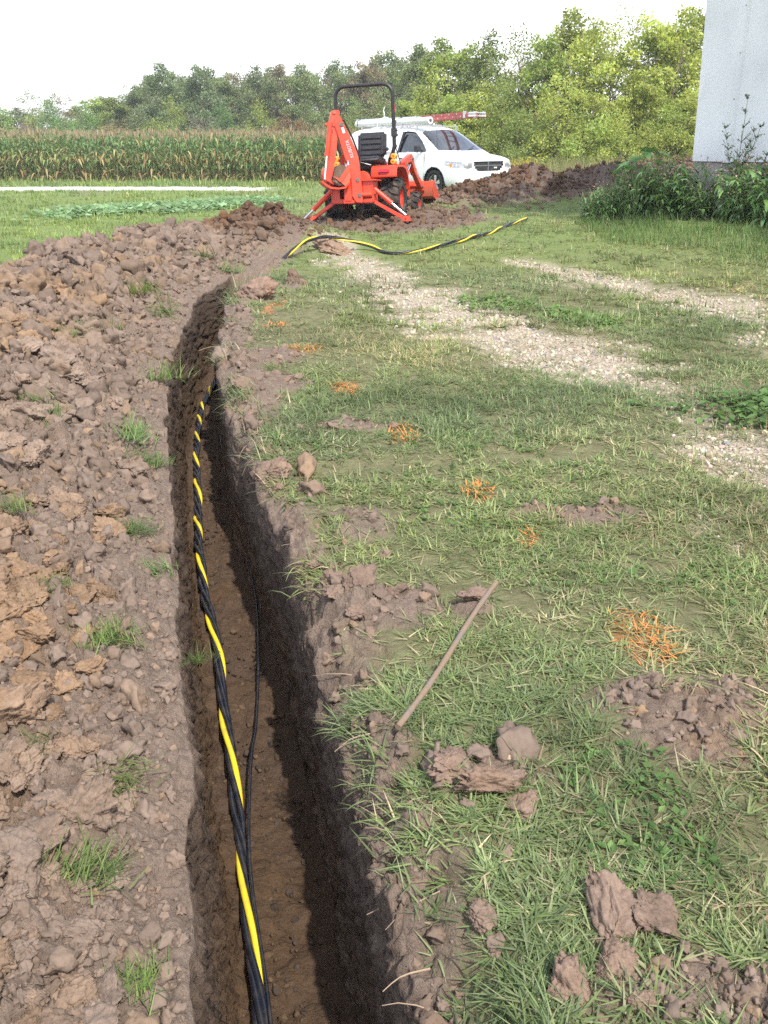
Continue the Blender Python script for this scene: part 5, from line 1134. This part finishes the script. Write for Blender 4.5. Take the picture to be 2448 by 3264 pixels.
# ---------------------------------------------------------------- trees
LEAF = leaf_mat('tree_leaf', .38, True, .6, .2); BARK = paint('bark', (.13, .10, .075), .9, dirt=(.22, .19, .16), dirt_amt=.7, dirt_scale=5, spec=.1, bump=.5)
def leaf_quads(P, size, r, up=.35):
    n = len(P); N = r.normal(size=(n, 3)); N[:, 2] = np.abs(N[:, 2]) + up; N /= np.linalg.norm(N, axis=1)[:, None]
    A = np.cross(N, r.normal(size=(n, 3))); A /= np.linalg.norm(A, axis=1)[:, None]; B = np.cross(N, A)
    L = size * r.uniform(.7, 1.3, n); a = A * L[:, None]; b = B * (L * r.uniform(.35, .55, n))[:, None]; fold = N * (L * .12)[:, None]
    V = np.stack([P - a * .5, P + b * .55 - fold * .5 - a * .05, P + a * .5 - fold, P - b * .55 - fold * .5 - a * .05], 1)
    F = (np.array([[0, 1, 2, 3]])[None] + (np.arange(n) * 4)[:, None, None]).reshape(-1, 4)
    return V.reshape(-1, 3), F
def tree_mesh(seed, H=8.0, spread=2.4, nclump=75, per=150, leaf=.2, low=.08, sparse=0.0, bush=False, stems=3, trunk_r=.13):
    r = np.random.default_rng(seed); rr = random.Random(seed)
    # stems and limbs
    m = MB(); limbs = []
    for s in range(stems):
        a = rr.uniform(0, 6.28); p = Vector((math.cos(a) * .15 * s, math.sin(a) * .15 * s, -.1)); d = Vector((math.cos(a) * .22, math.sin(a) * .22, 1)).normalized(); pts = [p.copy()]; top = H * rr.uniform(.72, .95) * (1 - .12 * s)
        nseg = 9
        for k in range(nseg):
            d = (d + Vector((rr.uniform(-.16, .16), rr.uniform(-.16, .16), .06))).normalized(); p = p + d * top / nseg; pts.append(p.copy())
            if k >= 2 and not bush:
                for _ in range(2 + (sparse > 0)):
                    b = rr.uniform(0, 6.28); e = Vector((math.cos(b), math.sin(b), rr.uniform(.3, 1.1))).normalized(); q = p.copy(); L = spread * rr.uniform(.35, .95) * (1 - .35 * k / nseg); lp = [q.copy()]
                    for j in range(5): e = (e + Vector((rr.uniform(-.25, .25), rr.uniform(-.25, .25), rr.uniform(-.05, .25)))).normalized(); q = q + e * L / 5; lp.append(q.copy())
                    limbs.append(lp); rad = trunk_r * .33 * (1 - .6 * k / nseg); m.tube(lp, [rad * (1 - .17 * j) for j in range(6)], 5, False)
                    if sparse > 0:
                        for j in (2, 3, 4, 5):
                            f = e.copy(); u = lp[j].copy(); tp = [u.copy()]
                            f = (f + Vector((rr.uniform(-1, 1), rr.uniform(-1, 1), rr.uniform(0, .8)))).normalized()
                            for _k in range(3): f = (f + Vector((rr.uniform(-.3, .3), rr.uniform(-.3, .3), .1))).normalized(); u = u + f * .28; tp.append(u.copy())
                            m.tube(tp, [.018, .014, .01, .006], 4, False)
        m.tube(pts, [trunk_r * (1 - .085 * k) / (1 + .35 * s) for k in range(nseg + 1)], 7, False)
    bmesh.ops.recalc_face_normals(m.bm, faces=m.bm.faces); tm = bpy.data.meshes.new('trunk'); m.bm.to_mesh(tm); m.bm.free(); tm.polygons.foreach_set('use_smooth', [True] * len(tm.polygons)); tm.materials.append(BARK)
    # clumps of leaves through the volume, denser at the surface
    C = []
    while len(C) < nclump:
        z = r.uniform(low, 1.0) ; prof = (np.sin(np.pi * np.clip((z - low) / (1 - low) * .80 + .20, 0, 1)) ** .6)
        a = r.uniform(0, 6.28); rad = spread * prof * np.sqrt(r.uniform(.12, 1)) * (1 + .28 * math.sin(a * 2 + seed) + .2 * math.sin(a * 3 + z * 7 + seed))
        C.append((math.cos(a) * rad, math.sin(a) * rad, z * H * (1 + .05 * r.normal())))
    if limbs and sparse > 0:
        for lp in limbs[::2]: C.append(tuple(lp[-1]))
    C = np.array(C); P = []; tint = []
    for c in C:
        cr = r.uniform(.35, .78) * (spread / 2.4) ** .5; k = int(per * cr * cr * 2.2 * (1 - sparse))
        d = r.normal(size=(k, 3)); d /= np.linalg.norm(d, axis=1)[:, None]; rad = cr * r.uniform(.25, 1, k) ** .45 * (1 + .25 * r.normal(size=k))
        P.append(c + d * rad[:, None] * np.array([1, 1, .75])); tint.append(np.repeat(r.uniform(.72, 1.25), k))
    P = np.concatenate(P); tint = np.concatenate(tint); V, F = leaf_quads(P, leaf, r)
    hue = 1 + .12 * r.normal(size=(len(P), 1)) * np.array([[1.0, .3, .4]]); col = np.clip(tint[:, None] * hue * r.uniform(.75, 1.25, (len(P), 1)), .2, 2)
    lm = np_mesh('crown', V, F, smooth=False, col=np.repeat(col, 4, 0)); lm.materials.append(LEAF)
    return tm, lm
TV = [tree_mesh(11, nclump=95, per=170, spread=2.6, leaf=.23), tree_mesh(12, nclump=85, per=160, spread=2.4, leaf=.23), tree_mesh(13, nclump=90, per=165, spread=2.8, leaf=.22), tree_mesh(14, nclump=100, per=150, spread=2.5, leaf=.21, low=.05),
      tree_mesh(15, nclump=55, per=90, spread=2.4, leaf=.19, sparse=.25, low=.25), tree_mesh(16, nclump=48, per=80, spread=2.2, leaf=.17, sparse=.45, low=.3), tree_mesh(17, H=3.2, nclump=40, per=190, spread=1.9, leaf=.14, low=.02, bush=True, stems=4, trunk_r=.05), tree_mesh(18, H=3.6, nclump=46, per=170, spread=1.7, leaf=.13, low=.02, bush=True, stems=4, trunk_r=.05)]
def tree(v, X, Y, s, col, label, group, sz=1.0, kind='tree', rz=None):
    z = float(gz(np.array([X]), np.array([Y]), rough=False)[0]) - .05
    o = empty({'tree': 'tree', 'bush': 'bush'}[kind], (X, Y, z), (0, 0, (X * 3.7 + Y) % 6.28 if rz is None else rz)); o.scale = (s, s, s * sz); tag(o, label, kind, group)
    for nm, me in (('trunk', TV[v][0]), ('crown', TV[v][1])):
        c = bpy.data.objects.new(nm, me); COL.objects.link(c); c.parent = o; c.color = (*col, 1)
    return o
OLV = (.19, .235, .10); DKG = (.15, .20, .09); YLG = (.34, .39, .10); MIDG = (.21, .26, .08); BRN = (.23, .20, .11); LIM = (.26, .33, .09)
def forest():
    r = random.Random(44); w = ['first', 'second', 'third', 'fourth', 'fifth', 'sixth', 'seventh', 'eighth', 'ninth', 'tenth', 'eleventh', 'twelfth', 'thirteenth', 'fourteenth', 'fifteenth', 'sixteenth', 'seventeenth', 'eighteenth', 'nineteenth', 'twentieth']
    # far wood beyond the corn, left to right: (u in 1659-wide picture, top row, variant, colour)
    far = [(-30, 230, 1, OLV), (60, 200, 4, OLV), (85, 232, 6, MIDG), (125, 205, 4, BRN), (200, 212, 1, LIM), (245, 222, 0, MIDG), (262, 182, 5, OLV), (300, 192, 2, OLV), (345, 155, 0, DKG), (395, 172, 3, OLV), (430, 152, 2, DKG), (478, 165, 1, OLV), (520, 158, 4, BRN), (560, 152, 3, OLV), (605, 150, 2, BRN), (650, 157, 0, OLV), (700, 148, 5, BRN), (735, 140, 3, OLV), (790, 138, 1, BRN), (835, 122, 2, OLV), (880, 130, 4, BRN)]
    k = 2448 / 1659; p = math.radians(22.184); c, s = math.cos(p), math.sin(p)
    def place(u, top, Y, zb):
        x = (u * k - 1224) / 2960; y = (1632 - top * k) / 2960; Yd = c + y * s; Zd = -s + y * c; t = Y / Yd; return x * t, CAM_H + Zd * t - zb
    for i, (u, top, v, col) in enumerate(far):
        Y = 88 + 7 * ((i * 7) % 5) / 4 + (8 if v in (4, 5) else 0); X, h = place(u, top, Y, -.6); H0 = 3.3 if v > 5 else 8.0
        sc = h / H0; kk = .85 + .3 * ((i * 13) % 7) / 6; hs = sc if v > 5 else max(sc, .92)
        o = tree(v, X, Y, hs, tuple(q * kk for q in col), '%s tree from the left in the far wood beyond the corn' % (w[i] if i < 20 else 'twenty-first'), 'far wood beyond the corn', sc / hs)
    # second rank closing the gaps
    for i, (u, top, v, col) in enumerate([(30, 236, 3, OLV), (165, 238, 0, MIDG), (225, 214, 2, OLV), (282, 200, 3, OLV), (322, 178, 0, OLV), (370, 165, 2, OLV), (412, 170, 1, DKG), (455, 166, 0, OLV), (500, 168, 2, BRN), (540, 166, 3, OLV), (582, 162, 0, OLV), (628, 162, 1, BRN), (675, 165, 2, OLV), (718, 158, 0, OLV), (762, 150, 3, OLV), (812, 140, 0, BRN), (858, 138, 2, OLV), (895, 130, 3, OLV)]):
        Y = 99 + 3 * (i % 3); X, h = place(u, top, Y, -.6); sc = h / 8.0; hs = max(sc, 1.0); kk = .8 + .3 * ((i * 11) % 7) / 6
        tree(v, X, Y, hs, tuple(q * kk for q in col), 'tree filling the second rank of the far wood, mostly hidden behind the first', 'second rank of the far wood', sc / hs)
    # low scrub filling the foot of the far wood
    for i in range(20):
        u = -40 + i * 47 + r.uniform(-12, 12); Y = 80 + r.uniform(-3, 3); X, h = place(u, 250 + r.uniform(-12, 14), Y, -.6)
        tree(6 + i % 2, X, Y, max(h / 3.3, .7) * 1.0, tuple(q * r.uniform(.8, 1.2) for q in (OLV, MIDG, BRN, DKG)[i % 4]), 'low scrub bush at the foot of the far wood behind the corn', 'scrub at the foot of the far wood', kind='bush')
    # near wood on the right, bright yellow-green
    near = [(905, 112, 2, OLV, 66), (950, 108, 0, MIDG, 60), (1000, 100, 1, LIM, 58), (1050, 85, 3, MIDG, 56), (1095, 95, 5, BRN, 60), (1130, 80, 4, MIDG, 55), (1180, 92, 2, LIM, 52), (1235, 52, 0, YLG, 54), (1290, 62, 3, YLG, 50), (1350, 45, 4, YLG, 52), (1390, 55, 5, BRN, 56), (1420, 40, 1, YLG, 49), (1480, 50, 0, YLG, 50), (1530, 40, 2, MIDG, 53), (1600, 30, 3, LIM, 50), (1690, 30, 1, YLG, 52)]
    for i, (u, top, v, col, Y) in enumerate(near):
        X, h = place(u, top, Y, -.6); kk = .85 + .3 * ((i * 5) % 7) / 6
        tree(v, X, Y, h / 8.0, tuple(q * kk for q in col), '%s tree from the left in the sunny wood behind van and shed' % w[i], 'sunny wood on the right')
    # second layer in front: lower saplings and bushes
    fr = [(760, 235, 6, MIDG, 62), (820, 225, 7, OLV, 58), (880, 215, 1, LIM, 54), (930, 195, 7, YLG, 50), (980, 210, 2, LIM, 48), (1040, 185, 3, YLG, 47), (1090, 215, 7, MIDG, 46), (1135, 215, 6, LIM, 45), (1180, 235, 4, BRN, 46), (1210, 215, 7, YLG, 44), (1255, 190, 1, YLG, 45), (1305, 225, 6, LIM, 43), (1340, 270, 7, YLG, 42), (1380, 170, 0, YLG, 46), (1420, 250, 6, YLG, 43), (1450, 215, 3, LIM, 45), (1500, 200, 2, YLG, 46), (1550, 220, 6, MIDG, 45), (1120, 300, 6, MIDG, 43), (1230, 310, 7, LIM, 42)]
    for i, (u, top, v, col, Y) in enumerate(fr):
        X, h = place(u, top, Y, -.55); H0 = 3.3 if v > 5 else 8.0; sc = h / H0; hs = sc * (1.0 if v > 5 else 1.25); kk = .85 + .3 * ((i * 5) % 7) / 6
        tree(v, X, Y, hs, tuple(q * kk for q in col), '%s leafy young tree from the left along the front of the sunny wood' % w[i], 'young trees along the sunny wood', sc / hs, kind='bush' if v > 5 else 'tree')
    # unseen trees right of the photographer, added to shade the shed
    TV.append(tree_mesh(19, H=8, nclump=110, per=170, spread=2.5, leaf=.2, low=.42, stems=2, trunk_r=.15))
    tree(8, 9.9, 8.9, 1.75, MIDG, 'tall leafy tree out of view, added to shade the shed wall from the right', None)
    tree(8, 12.6, 10.4, 1.7, MIDG, 'second leafy tree out of view, added to fill out the shade on the shed', None, rz=2.0)
forest()

# ---------------------------------------------------------------- corn
CORNM = leaf_mat('corn_leaf', .3, False, .55, .25)
def corn_plant(seed, H=2.25, detail=True):
    r = np.random.default_rng(seed); Vs, Fs, Cs, off = [], [], [], 0
    def strip(pts, ws, sd, col):
        nonlocal off
        n = len(pts); V = np.empty((2 * n, 3)); V[0::2] = pts - sd * ws[:, None]; V[1::2] = pts + sd * ws[:, None]; F = [[2 * i, 2 * i + 1, 2 * i + 3, 2 * i + 2] for i in range(n - 1)]
        Vs.append(V); Fs.append(np.array(F) + off); Cs.append(np.repeat(col[None], 2 * n, 0) if np.ndim(col) == 1 else np.repeat(col, 2, 0)); off += 2 * n
    G = np.array([.10, .175, .065]); G2 = np.array([.18, .25, .09]); ST = np.array([.42, .34, .16]); BR = np.array([.26, .17, .08])
    stalk = np.array([.13, .16, .06]); h = H * r.uniform(.9, 1.05); z = np.linspace(-.05, h * .88, 5); bx = .04 * r.normal(size=2)
    for a in (0, 1.57):
        sd = np.array([math.cos(a), math.sin(a), 0]); strip(np.stack([bx[0] * z / h, bx[1] * z / h, z], -1), np.linspace(.016, .007, 5), sd, stalk)
    nl = 13 if detail else 7; z0 = .15 if detail else .9; a0 = r.uniform(0, 6.28)
    for k in range(nl):
        zz = z0 + (h * .86 - z0) * k / (nl - 1); a = a0 + k * math.pi + r.normal() * .5; L = r.uniform(.45, .75) * (1 - .25 * abs(k / nl - .5)); d = np.array([math.cos(a), math.sin(a)]); f = np.linspace(0, 1, 5)
        ri = r.uniform(.5, 1.1); out = L * (f * .75); up = L * ri * (f * 1.15 - 1.3 * f * f * r.uniform(.6, 1.25)); pts = np.stack([d[0] * out, d[1] * out, zz + up], -1); ws = np.array([.02, .042, .042, .028, .004]); sd = np.array([-d[1], d[0], r.uniform(-.5, .5)])
        dry = r.random() < (.85 if zz < .45 else .30 if zz < .8 else .12); col = (ST if r.random() < .7 else BR) * r.uniform(.6, 1.15) if dry else (G if r.random() < .6 else G2) * r.uniform(.75, 1.3)
        if dry: pts[:, 2] = zz + up * .2 - .35 * f * f
        strip(pts, ws, sd, col)
    if detail:
        for zz in (h * .38, h * .44):
            a = r.uniform(0, 6.28); d = np.array([math.cos(a), math.sin(a), 0]); pts = np.stack([d[0] * np.array([.02, .06, .09, .11]), d[1] * np.array([.02, .06, .09, .11]), zz + np.array([0, .09, .19, .27])], -1)
            for q in (0, 1.57): strip(pts, np.array([.012, .032, .03, .006]), np.array([math.cos(a + q + .8), math.sin(a + q + .8), 0]), (ST if r.random() < .6 else G2) * r.uniform(.8, 1.2))
    for k in range(6 if detail else 4):
        a = r.uniform(0, 6.28); e = r.uniform(.05, .5); d = np.array([math.cos(a) * e, math.sin(a) * e, 1]); pts = np.array([0, 0, h * .86]) + np.outer(np.array([0, .14, .30]), d); strip(pts, np.array([.008, .011, .003]), np.array([-math.sin(a), math.cos(a), 0]), np.array([.36, .28, .17]) * r.uniform(.7, 1.2))
    return np.concatenate(Vs), np.concatenate(Fs), np.concatenate(Cs)
def corn():
    r = np.random.default_rng(61); protos = []
    for i in range(9):
        V, F, C = corn_plant(700 + i); me = np_mesh('corn_plant', V, F, smooth=False, col=C); me.materials.append(CORNM); protos.append(me)
    n = 0
    for row in range(3):
        for X in np.arange(-21.5, -.6, .215):
            if n >= 292: break
            Y = 45 + row * .75 + .06 * r.normal(); x = X + .05 * r.normal() + row * .1; z = -.65
            o = bpy.data.objects.new('corn_plant', protos[int(r.integers(0, 9))]); COL.objects.link(o); o.location = (x, Y, z); o.rotation_euler = (.05 * r.normal(), .05 * r.normal(), r.uniform(0, 6.28)); sc = r.uniform(.92, 1.08); o.scale = (sc,) * 3
            tag(o, 'ripening corn plant along the front edge of the field', 'corn plant', 'corn along the field edge'); n += 1
    sh = [corn_plant(740 + i, detail=False) for i in range(6)]; Vs, Fs, Cs, off = [], [], [], 0
    for row in range(3, 25):
        Y = 45 + row * .75
        for X in np.arange(-23 - row * .3, -.4 + row * .03, .26 if row < 10 else .42):
            V, F, C = sh[int(r.integers(0, 6))]; a = r.uniform(0, 6.28); ca, sa = math.cos(a), math.sin(a); q = np.stack([V[:, 0] * ca - V[:, 1] * sa, V[:, 0] * sa + V[:, 1] * ca, V[:, 2]], -1) * r.uniform(.92, 1.08) + [X + .06 * r.normal(), Y + .06 * r.normal(), -.66]
            if row > 10: keep = True
            Vs.append(q); Fs.append(F + off); Cs.append(C * r.uniform(.85, 1.15)); off += len(V)
    o = link('corn_field', np_mesh('corn_field', np.concatenate(Vs), np.concatenate(Fs), smooth=False, col=np.concatenate(Cs)), CORNM); tag(o, 'dense standing corn behind the front rows of the field', 'corn', kind='stuff')
corn()

# ---------------------------------------------------------------- weeds at the shed, tall dry grass behind the heap
WEED = leaf_mat('weed_leaf', .35, True, .55, .25)
def weed_mesh(seed, H=.7, stems=7, lean=.5, leafL=.11, flower=True, fcol=(.55, .36, .33)):
    r = np.random.default_rng(seed); Vs, Fs, Cs, off = [], [], [], 0
    def add(V, F, C):
        nonlocal off
        Vs.append(V); Fs.append(F + off); Cs.append(C); off += len(V)
    def strip(pts, ws, sd, col):
        n = len(pts); V = np.empty((2 * n, 3)); V[0::2] = pts - sd * ws[:, None]; V[1::2] = pts + sd * ws[:, None]; add(V, np.array([[2 * i, 2 * i + 1, 2 * i + 3, 2 * i + 2] for i in range(n - 1)]), np.repeat(np.asarray(col)[None], 2 * n, 0))
    for s in range(stems):
        a = r.uniform(0, 6.28); ln = r.uniform(.1, lean); h = H * r.uniform(.55, 1.05); f = np.linspace(0, 1, 6); d = np.array([math.cos(a), math.sin(a)]); out = h * ln * f ** 1.4; pts = np.stack([d[0] * out + .05 * r.normal(), d[1] * out + .05 * r.normal(), h * f], -1); strip(pts, np.full(6, .004), np.array([-d[1], d[0], 0]), np.array([.14, .17, .07]))
        for k in range(9):
            t = r.uniform(.1, .95); p = np.array([np.interp(t, f, pts[:, j]) for j in range(3)]); b = r.uniform(0, 6.28); e = np.array([math.cos(b), math.sin(b)]); L = leafL * r.uniform(.6, 1.3); g = np.linspace(0, 1, 4); q = p + np.stack([e[0] * L * g, e[1] * L * g, L * (g * .7 - g * g * r.uniform(.6, 1.5))], -1); strip(q, L * np.array([.03, .17, .14, .01]), np.array([-e[1], e[0], r.uniform(-.3, .3)]), np.array([.18, .30, .10]) * r.uniform(.55, 1.4) * np.array([1, 1, r.uniform(.8, 1.5)]))
        if flower:
            for k in range(r.integers(0, 3)):
                p = pts[-1] + r.normal(size=3) * np.array([.05, .05, .03]); g = np.linspace(0, 1, 4); b = r.uniform(0, 6.28); q = p + np.stack([math.cos(b) * .035 * g, math.sin(b) * .035 * g, .05 * g - .035 * g * g], -1)
                for e in (0, 1.57): strip(q, np.array([.004, .008, .008, .003]), np.array([math.cos(b + 1.57 + e), math.sin(b + 1.57 + e), .3 * e]), np.array(fcol) * r.uniform(.8, 1.2))
    return np_mesh('smartweed', np.concatenate(Vs), np.concatenate(Fs), smooth=False, col=np.concatenate(Cs))
def shed_weeds():
    r = np.random.default_rng(71); pro = []
    for i in range(5): me = weed_mesh(800 + i, stems=11, leafL=.12); me.materials.append(WEED); pro.append(me)
    zf = lambda x, y: float(gz(np.array([x]), np.array([y]))[0])
    pts = []
    for i in range(120):
        t = r.random(); x = 3.15 + 3.3 * t ** .8; y0 = 14.65 - .62 * (x - 4.66); y = y0 - r.random() ** .8 * (.7 + 1.2 * t) + (.7 if x < 4.4 else -.05) * r.random(); pts.append((x, y))
    for i, (x, y) in enumerate(pts):
        o = link('smartweed', pro[i % 5], None, None, (x, y, zf(x, y)), (0, 0, r.uniform(0, 6.28)), float(r.uniform(.55, 1.25) * (1.0 if x > 3.7 else .65))); k = r.uniform(.75, 1.15); o.color = (k, k, k, 1)
        tag(o, 'leafy weed with pinkish flower spikes in the clump at the shed corner', 'weed', 'weeds at the shed corner')
    # tall seed-headed weed in front of the siding
    def tall(x, y, H, label, seed, n=5):
        rr = random.Random(seed); T = empty('tall_weed', (x, y, zf(x, y))); tag(T, label, 'weed'); m = MB(); LV = []
        for s in range(n):
            a = rr.uniform(0, 6.28); h = H * (1 if s == 0 else rr.uniform(.5, .8)); ln = .06 if s == 0 else rr.uniform(.12, .3); pts = [(math.cos(a) * ln * h * (k / 8) ** 1.3, math.sin(a) * ln * h * (k / 8) ** 1.3, h * k / 8) for k in range(9)]; m.tube(pts, [.008 * (1 - .09 * k) for k in range(9)], 5, False)
            for k in range(2, 9):
                for _ in range(5):
                    b = rr.uniform(0, 6.28); L = rr.uniform(.08, .26) * (1.15 - k / 9); p = Vector(pts[k]); q = p + Vector((math.cos(b) * L, math.sin(b) * L, L * rr.uniform(.5, 1.2))); m.tube([p, q], [.003, .002], 4, False)
                    for j in range(7): u = p.lerp(q, j / 6); LV.append((u.x + rr.uniform(-.012, .012), u.y + rr.uniform(-.012, .012), u.z + rr.uniform(-.01, .01)))
        m.build('stem', paint('weed_stem', (.12, .16, .06), .7), T); V, F = leaf_quads(np.array(LV), .028, np.random.default_rng(seed)); lv = link('leaves', np_mesh('leaves', V, F, col=np.tile(np.array([.10, .15, .06]), (len(V), 1))), WEED, T)
    tall(5.12, 14.35, 1.55, 'tall thin seed-headed weed standing in front of the white siding', 21); tall(5.42, 14.05, 1.05, 'shorter thin weed right of the tall one at the shed', 22); tall(3.75, 15.6, 1.35, 'hazy grey-green weed left of the shed corner', 23, 4)
    # plant with large lobed leaves
    T = empty('lobed_leaf_plant', (3.75, 14.6, zf(3.75, 14.6))); tag(T, 'plant with large lobed green leaves rising above the weed clump', 'plant'); m = MB(); rr = random.Random(9)
    for s in range(9):
        a = s * 2.4; h = rr.uniform(.75, 1.15); L = rr.uniform(.12, .35); p = Vector((math.cos(a) * L, math.sin(a) * L, h)); m.tube([(0, 0, 0), (math.cos(a) * L * .3, math.sin(a) * L * .3, h * .6), p], [.008, .006, .004], 5, False)
        d = Vector((math.cos(a), math.sin(a), -.45)).normalized(); e = Vector((-math.sin(a), math.cos(a), 0)); S_ = rr.uniform(.16, .24); out = [(0, 0), (.18, .30), (.02, .62), (.35, .40), (.62, .72), (.62, .30), (1.15, .0), (.62, -.30), (.62, -.72), (.35, -.40), (.02, -.62), (.18, -.30)]
        V = [p + d * (q[0] * S_) + e * (q[1] * S_) + Vector((0, 0, -.15 * S_ * q[0] ** 2)) for q in out]; c0 = p + d * (.4 * S_); me = np_mesh('lobed_leaf', np.array([c0[:]] + [v[:] for v in V]), np.array([[0, i + 1, (i + 1) % 12 + 1] for i in range(12)]), col=np.tile(np.array([.12, .24, .08]) * rr.uniform(.7, 1.2), (13, 1))); link('leaf', me, WEED, T)
    m.build('stem', paint('plant_stem', (.12, .18, .06), .7), T)
    # long grass at the weeds' edge and pale dry grass behind the heap
    def long_grass(name, label, n, f, L, w, pal, seed, th=.3):
        r2 = np.random.default_rng(seed); X, Y = f(r2, n); P = np.stack([X, Y, gz(X, Y) - .01], -1); C = np.array(pal)[r2.integers(0, len(pal), n)] * r2.uniform(.7, 1.25, (n, 1))
        V, F, C2 = blades(P, r2.uniform(0, 6.28, n), r2.uniform(*L, n), r2.uniform(*w, n), np.clip(r2.normal(th, .2, n), 0, 1.3), r2.uniform(.2, 1.2, n), 3, C, r2); o = link(name, np_mesh(name, V, F, smooth=True, col=C2), GRASS); tag(o, label, 'grass', kind='stuff')
    def fa(r2, n): t = r2.random(n); x = 2.9 + 4.9 * t; return x, 13.0 - .7 * (x - 4.6) - 2.2 * r2.random(n) ** 1.2 + .6 * (x < 4)
    long_grass('long_grass', 'long green grass in front of the weeds at the shed', 6000, fa, (.09, .26), (.006, .012), [(.12, .20, .06), (.15, .24, .075), (.09, .16, .05), (.20, .24, .10)], 72)
    def fb(r2, n): t = r2.random(n); return 2.6 + 9 * t, 25.5 + 9 * r2.random(n) + 3 * t
    long_grass('dry_grass', 'tall pale dry grass between the soil heap and the wood', 7000, fb, (.5, 1.15), (.010, .022), [(.36, .30, .17), (.28, .25, .12), (.16, .19, .07), (.20, .22, .08)], 73, .15)
    def fc(r2, n): t = r2.random(n); return -1 + 14 * t, 36 + 6 * r2.random(n)
    long_grass('wood_edge_grass', 'weedy grass along the foot of the sunny wood', 9000, fc, (.4, 1.0), (.02, .045), [(.14, .19, .05), (.22, .22, .08), (.10, .15, .04), (.30, .27, .10)], 74, .2)
    # goldenrod beside the van
    n = 260; r3 = np.random.default_rng(75); X = 3.6 + r3.random(n) * 1.3; Y = 31 + r3.random(n) * 2.5; P = np.stack([X, Y, gz(X, Y) + .45 + .35 * r3.random(n)], -1); V, F = leaf_quads(np.repeat(P, 5, 0) + r3.normal(size=(n * 5, 3)) * .05, .05, r3); o = link('goldenrod', np_mesh('goldenrod', V, F, col=np.tile(np.array([.52, .42, .04]), (len(V), 1))), GRASS); tag(o, 'yellow goldenrod blossom in the grass behind the van nose', 'flowers', kind='stuff')
shed_weeds()

# ---------------------------------------------------------------- hazy air
def haze():
    o = MB().box((0, 45, 13.5), (260, 230, 33)).build('haze', None); o.data.materials.clear()
    m = bpy.data.materials.new('hazy_air'); m.use_nodes = True; nt = m.node_tree; nt.nodes.remove(nt.nodes['Principled BSDF'])
    pv = nt.nodes.new('ShaderNodeVolumePrincipled'); pv.inputs['Color'].default_value = (.93, .96, 1, 1); pv.inputs['Density'].default_value = .0009; pv.inputs['Anisotropy'].default_value = .2
    nt.links.new(pv.outputs[0], nt.nodes['Material Output'].inputs['Volume']); o.data.materials.append(m); tag(o, 'thin pale haze in the air over field and wood', 'haze', kind='stuff')
haze()
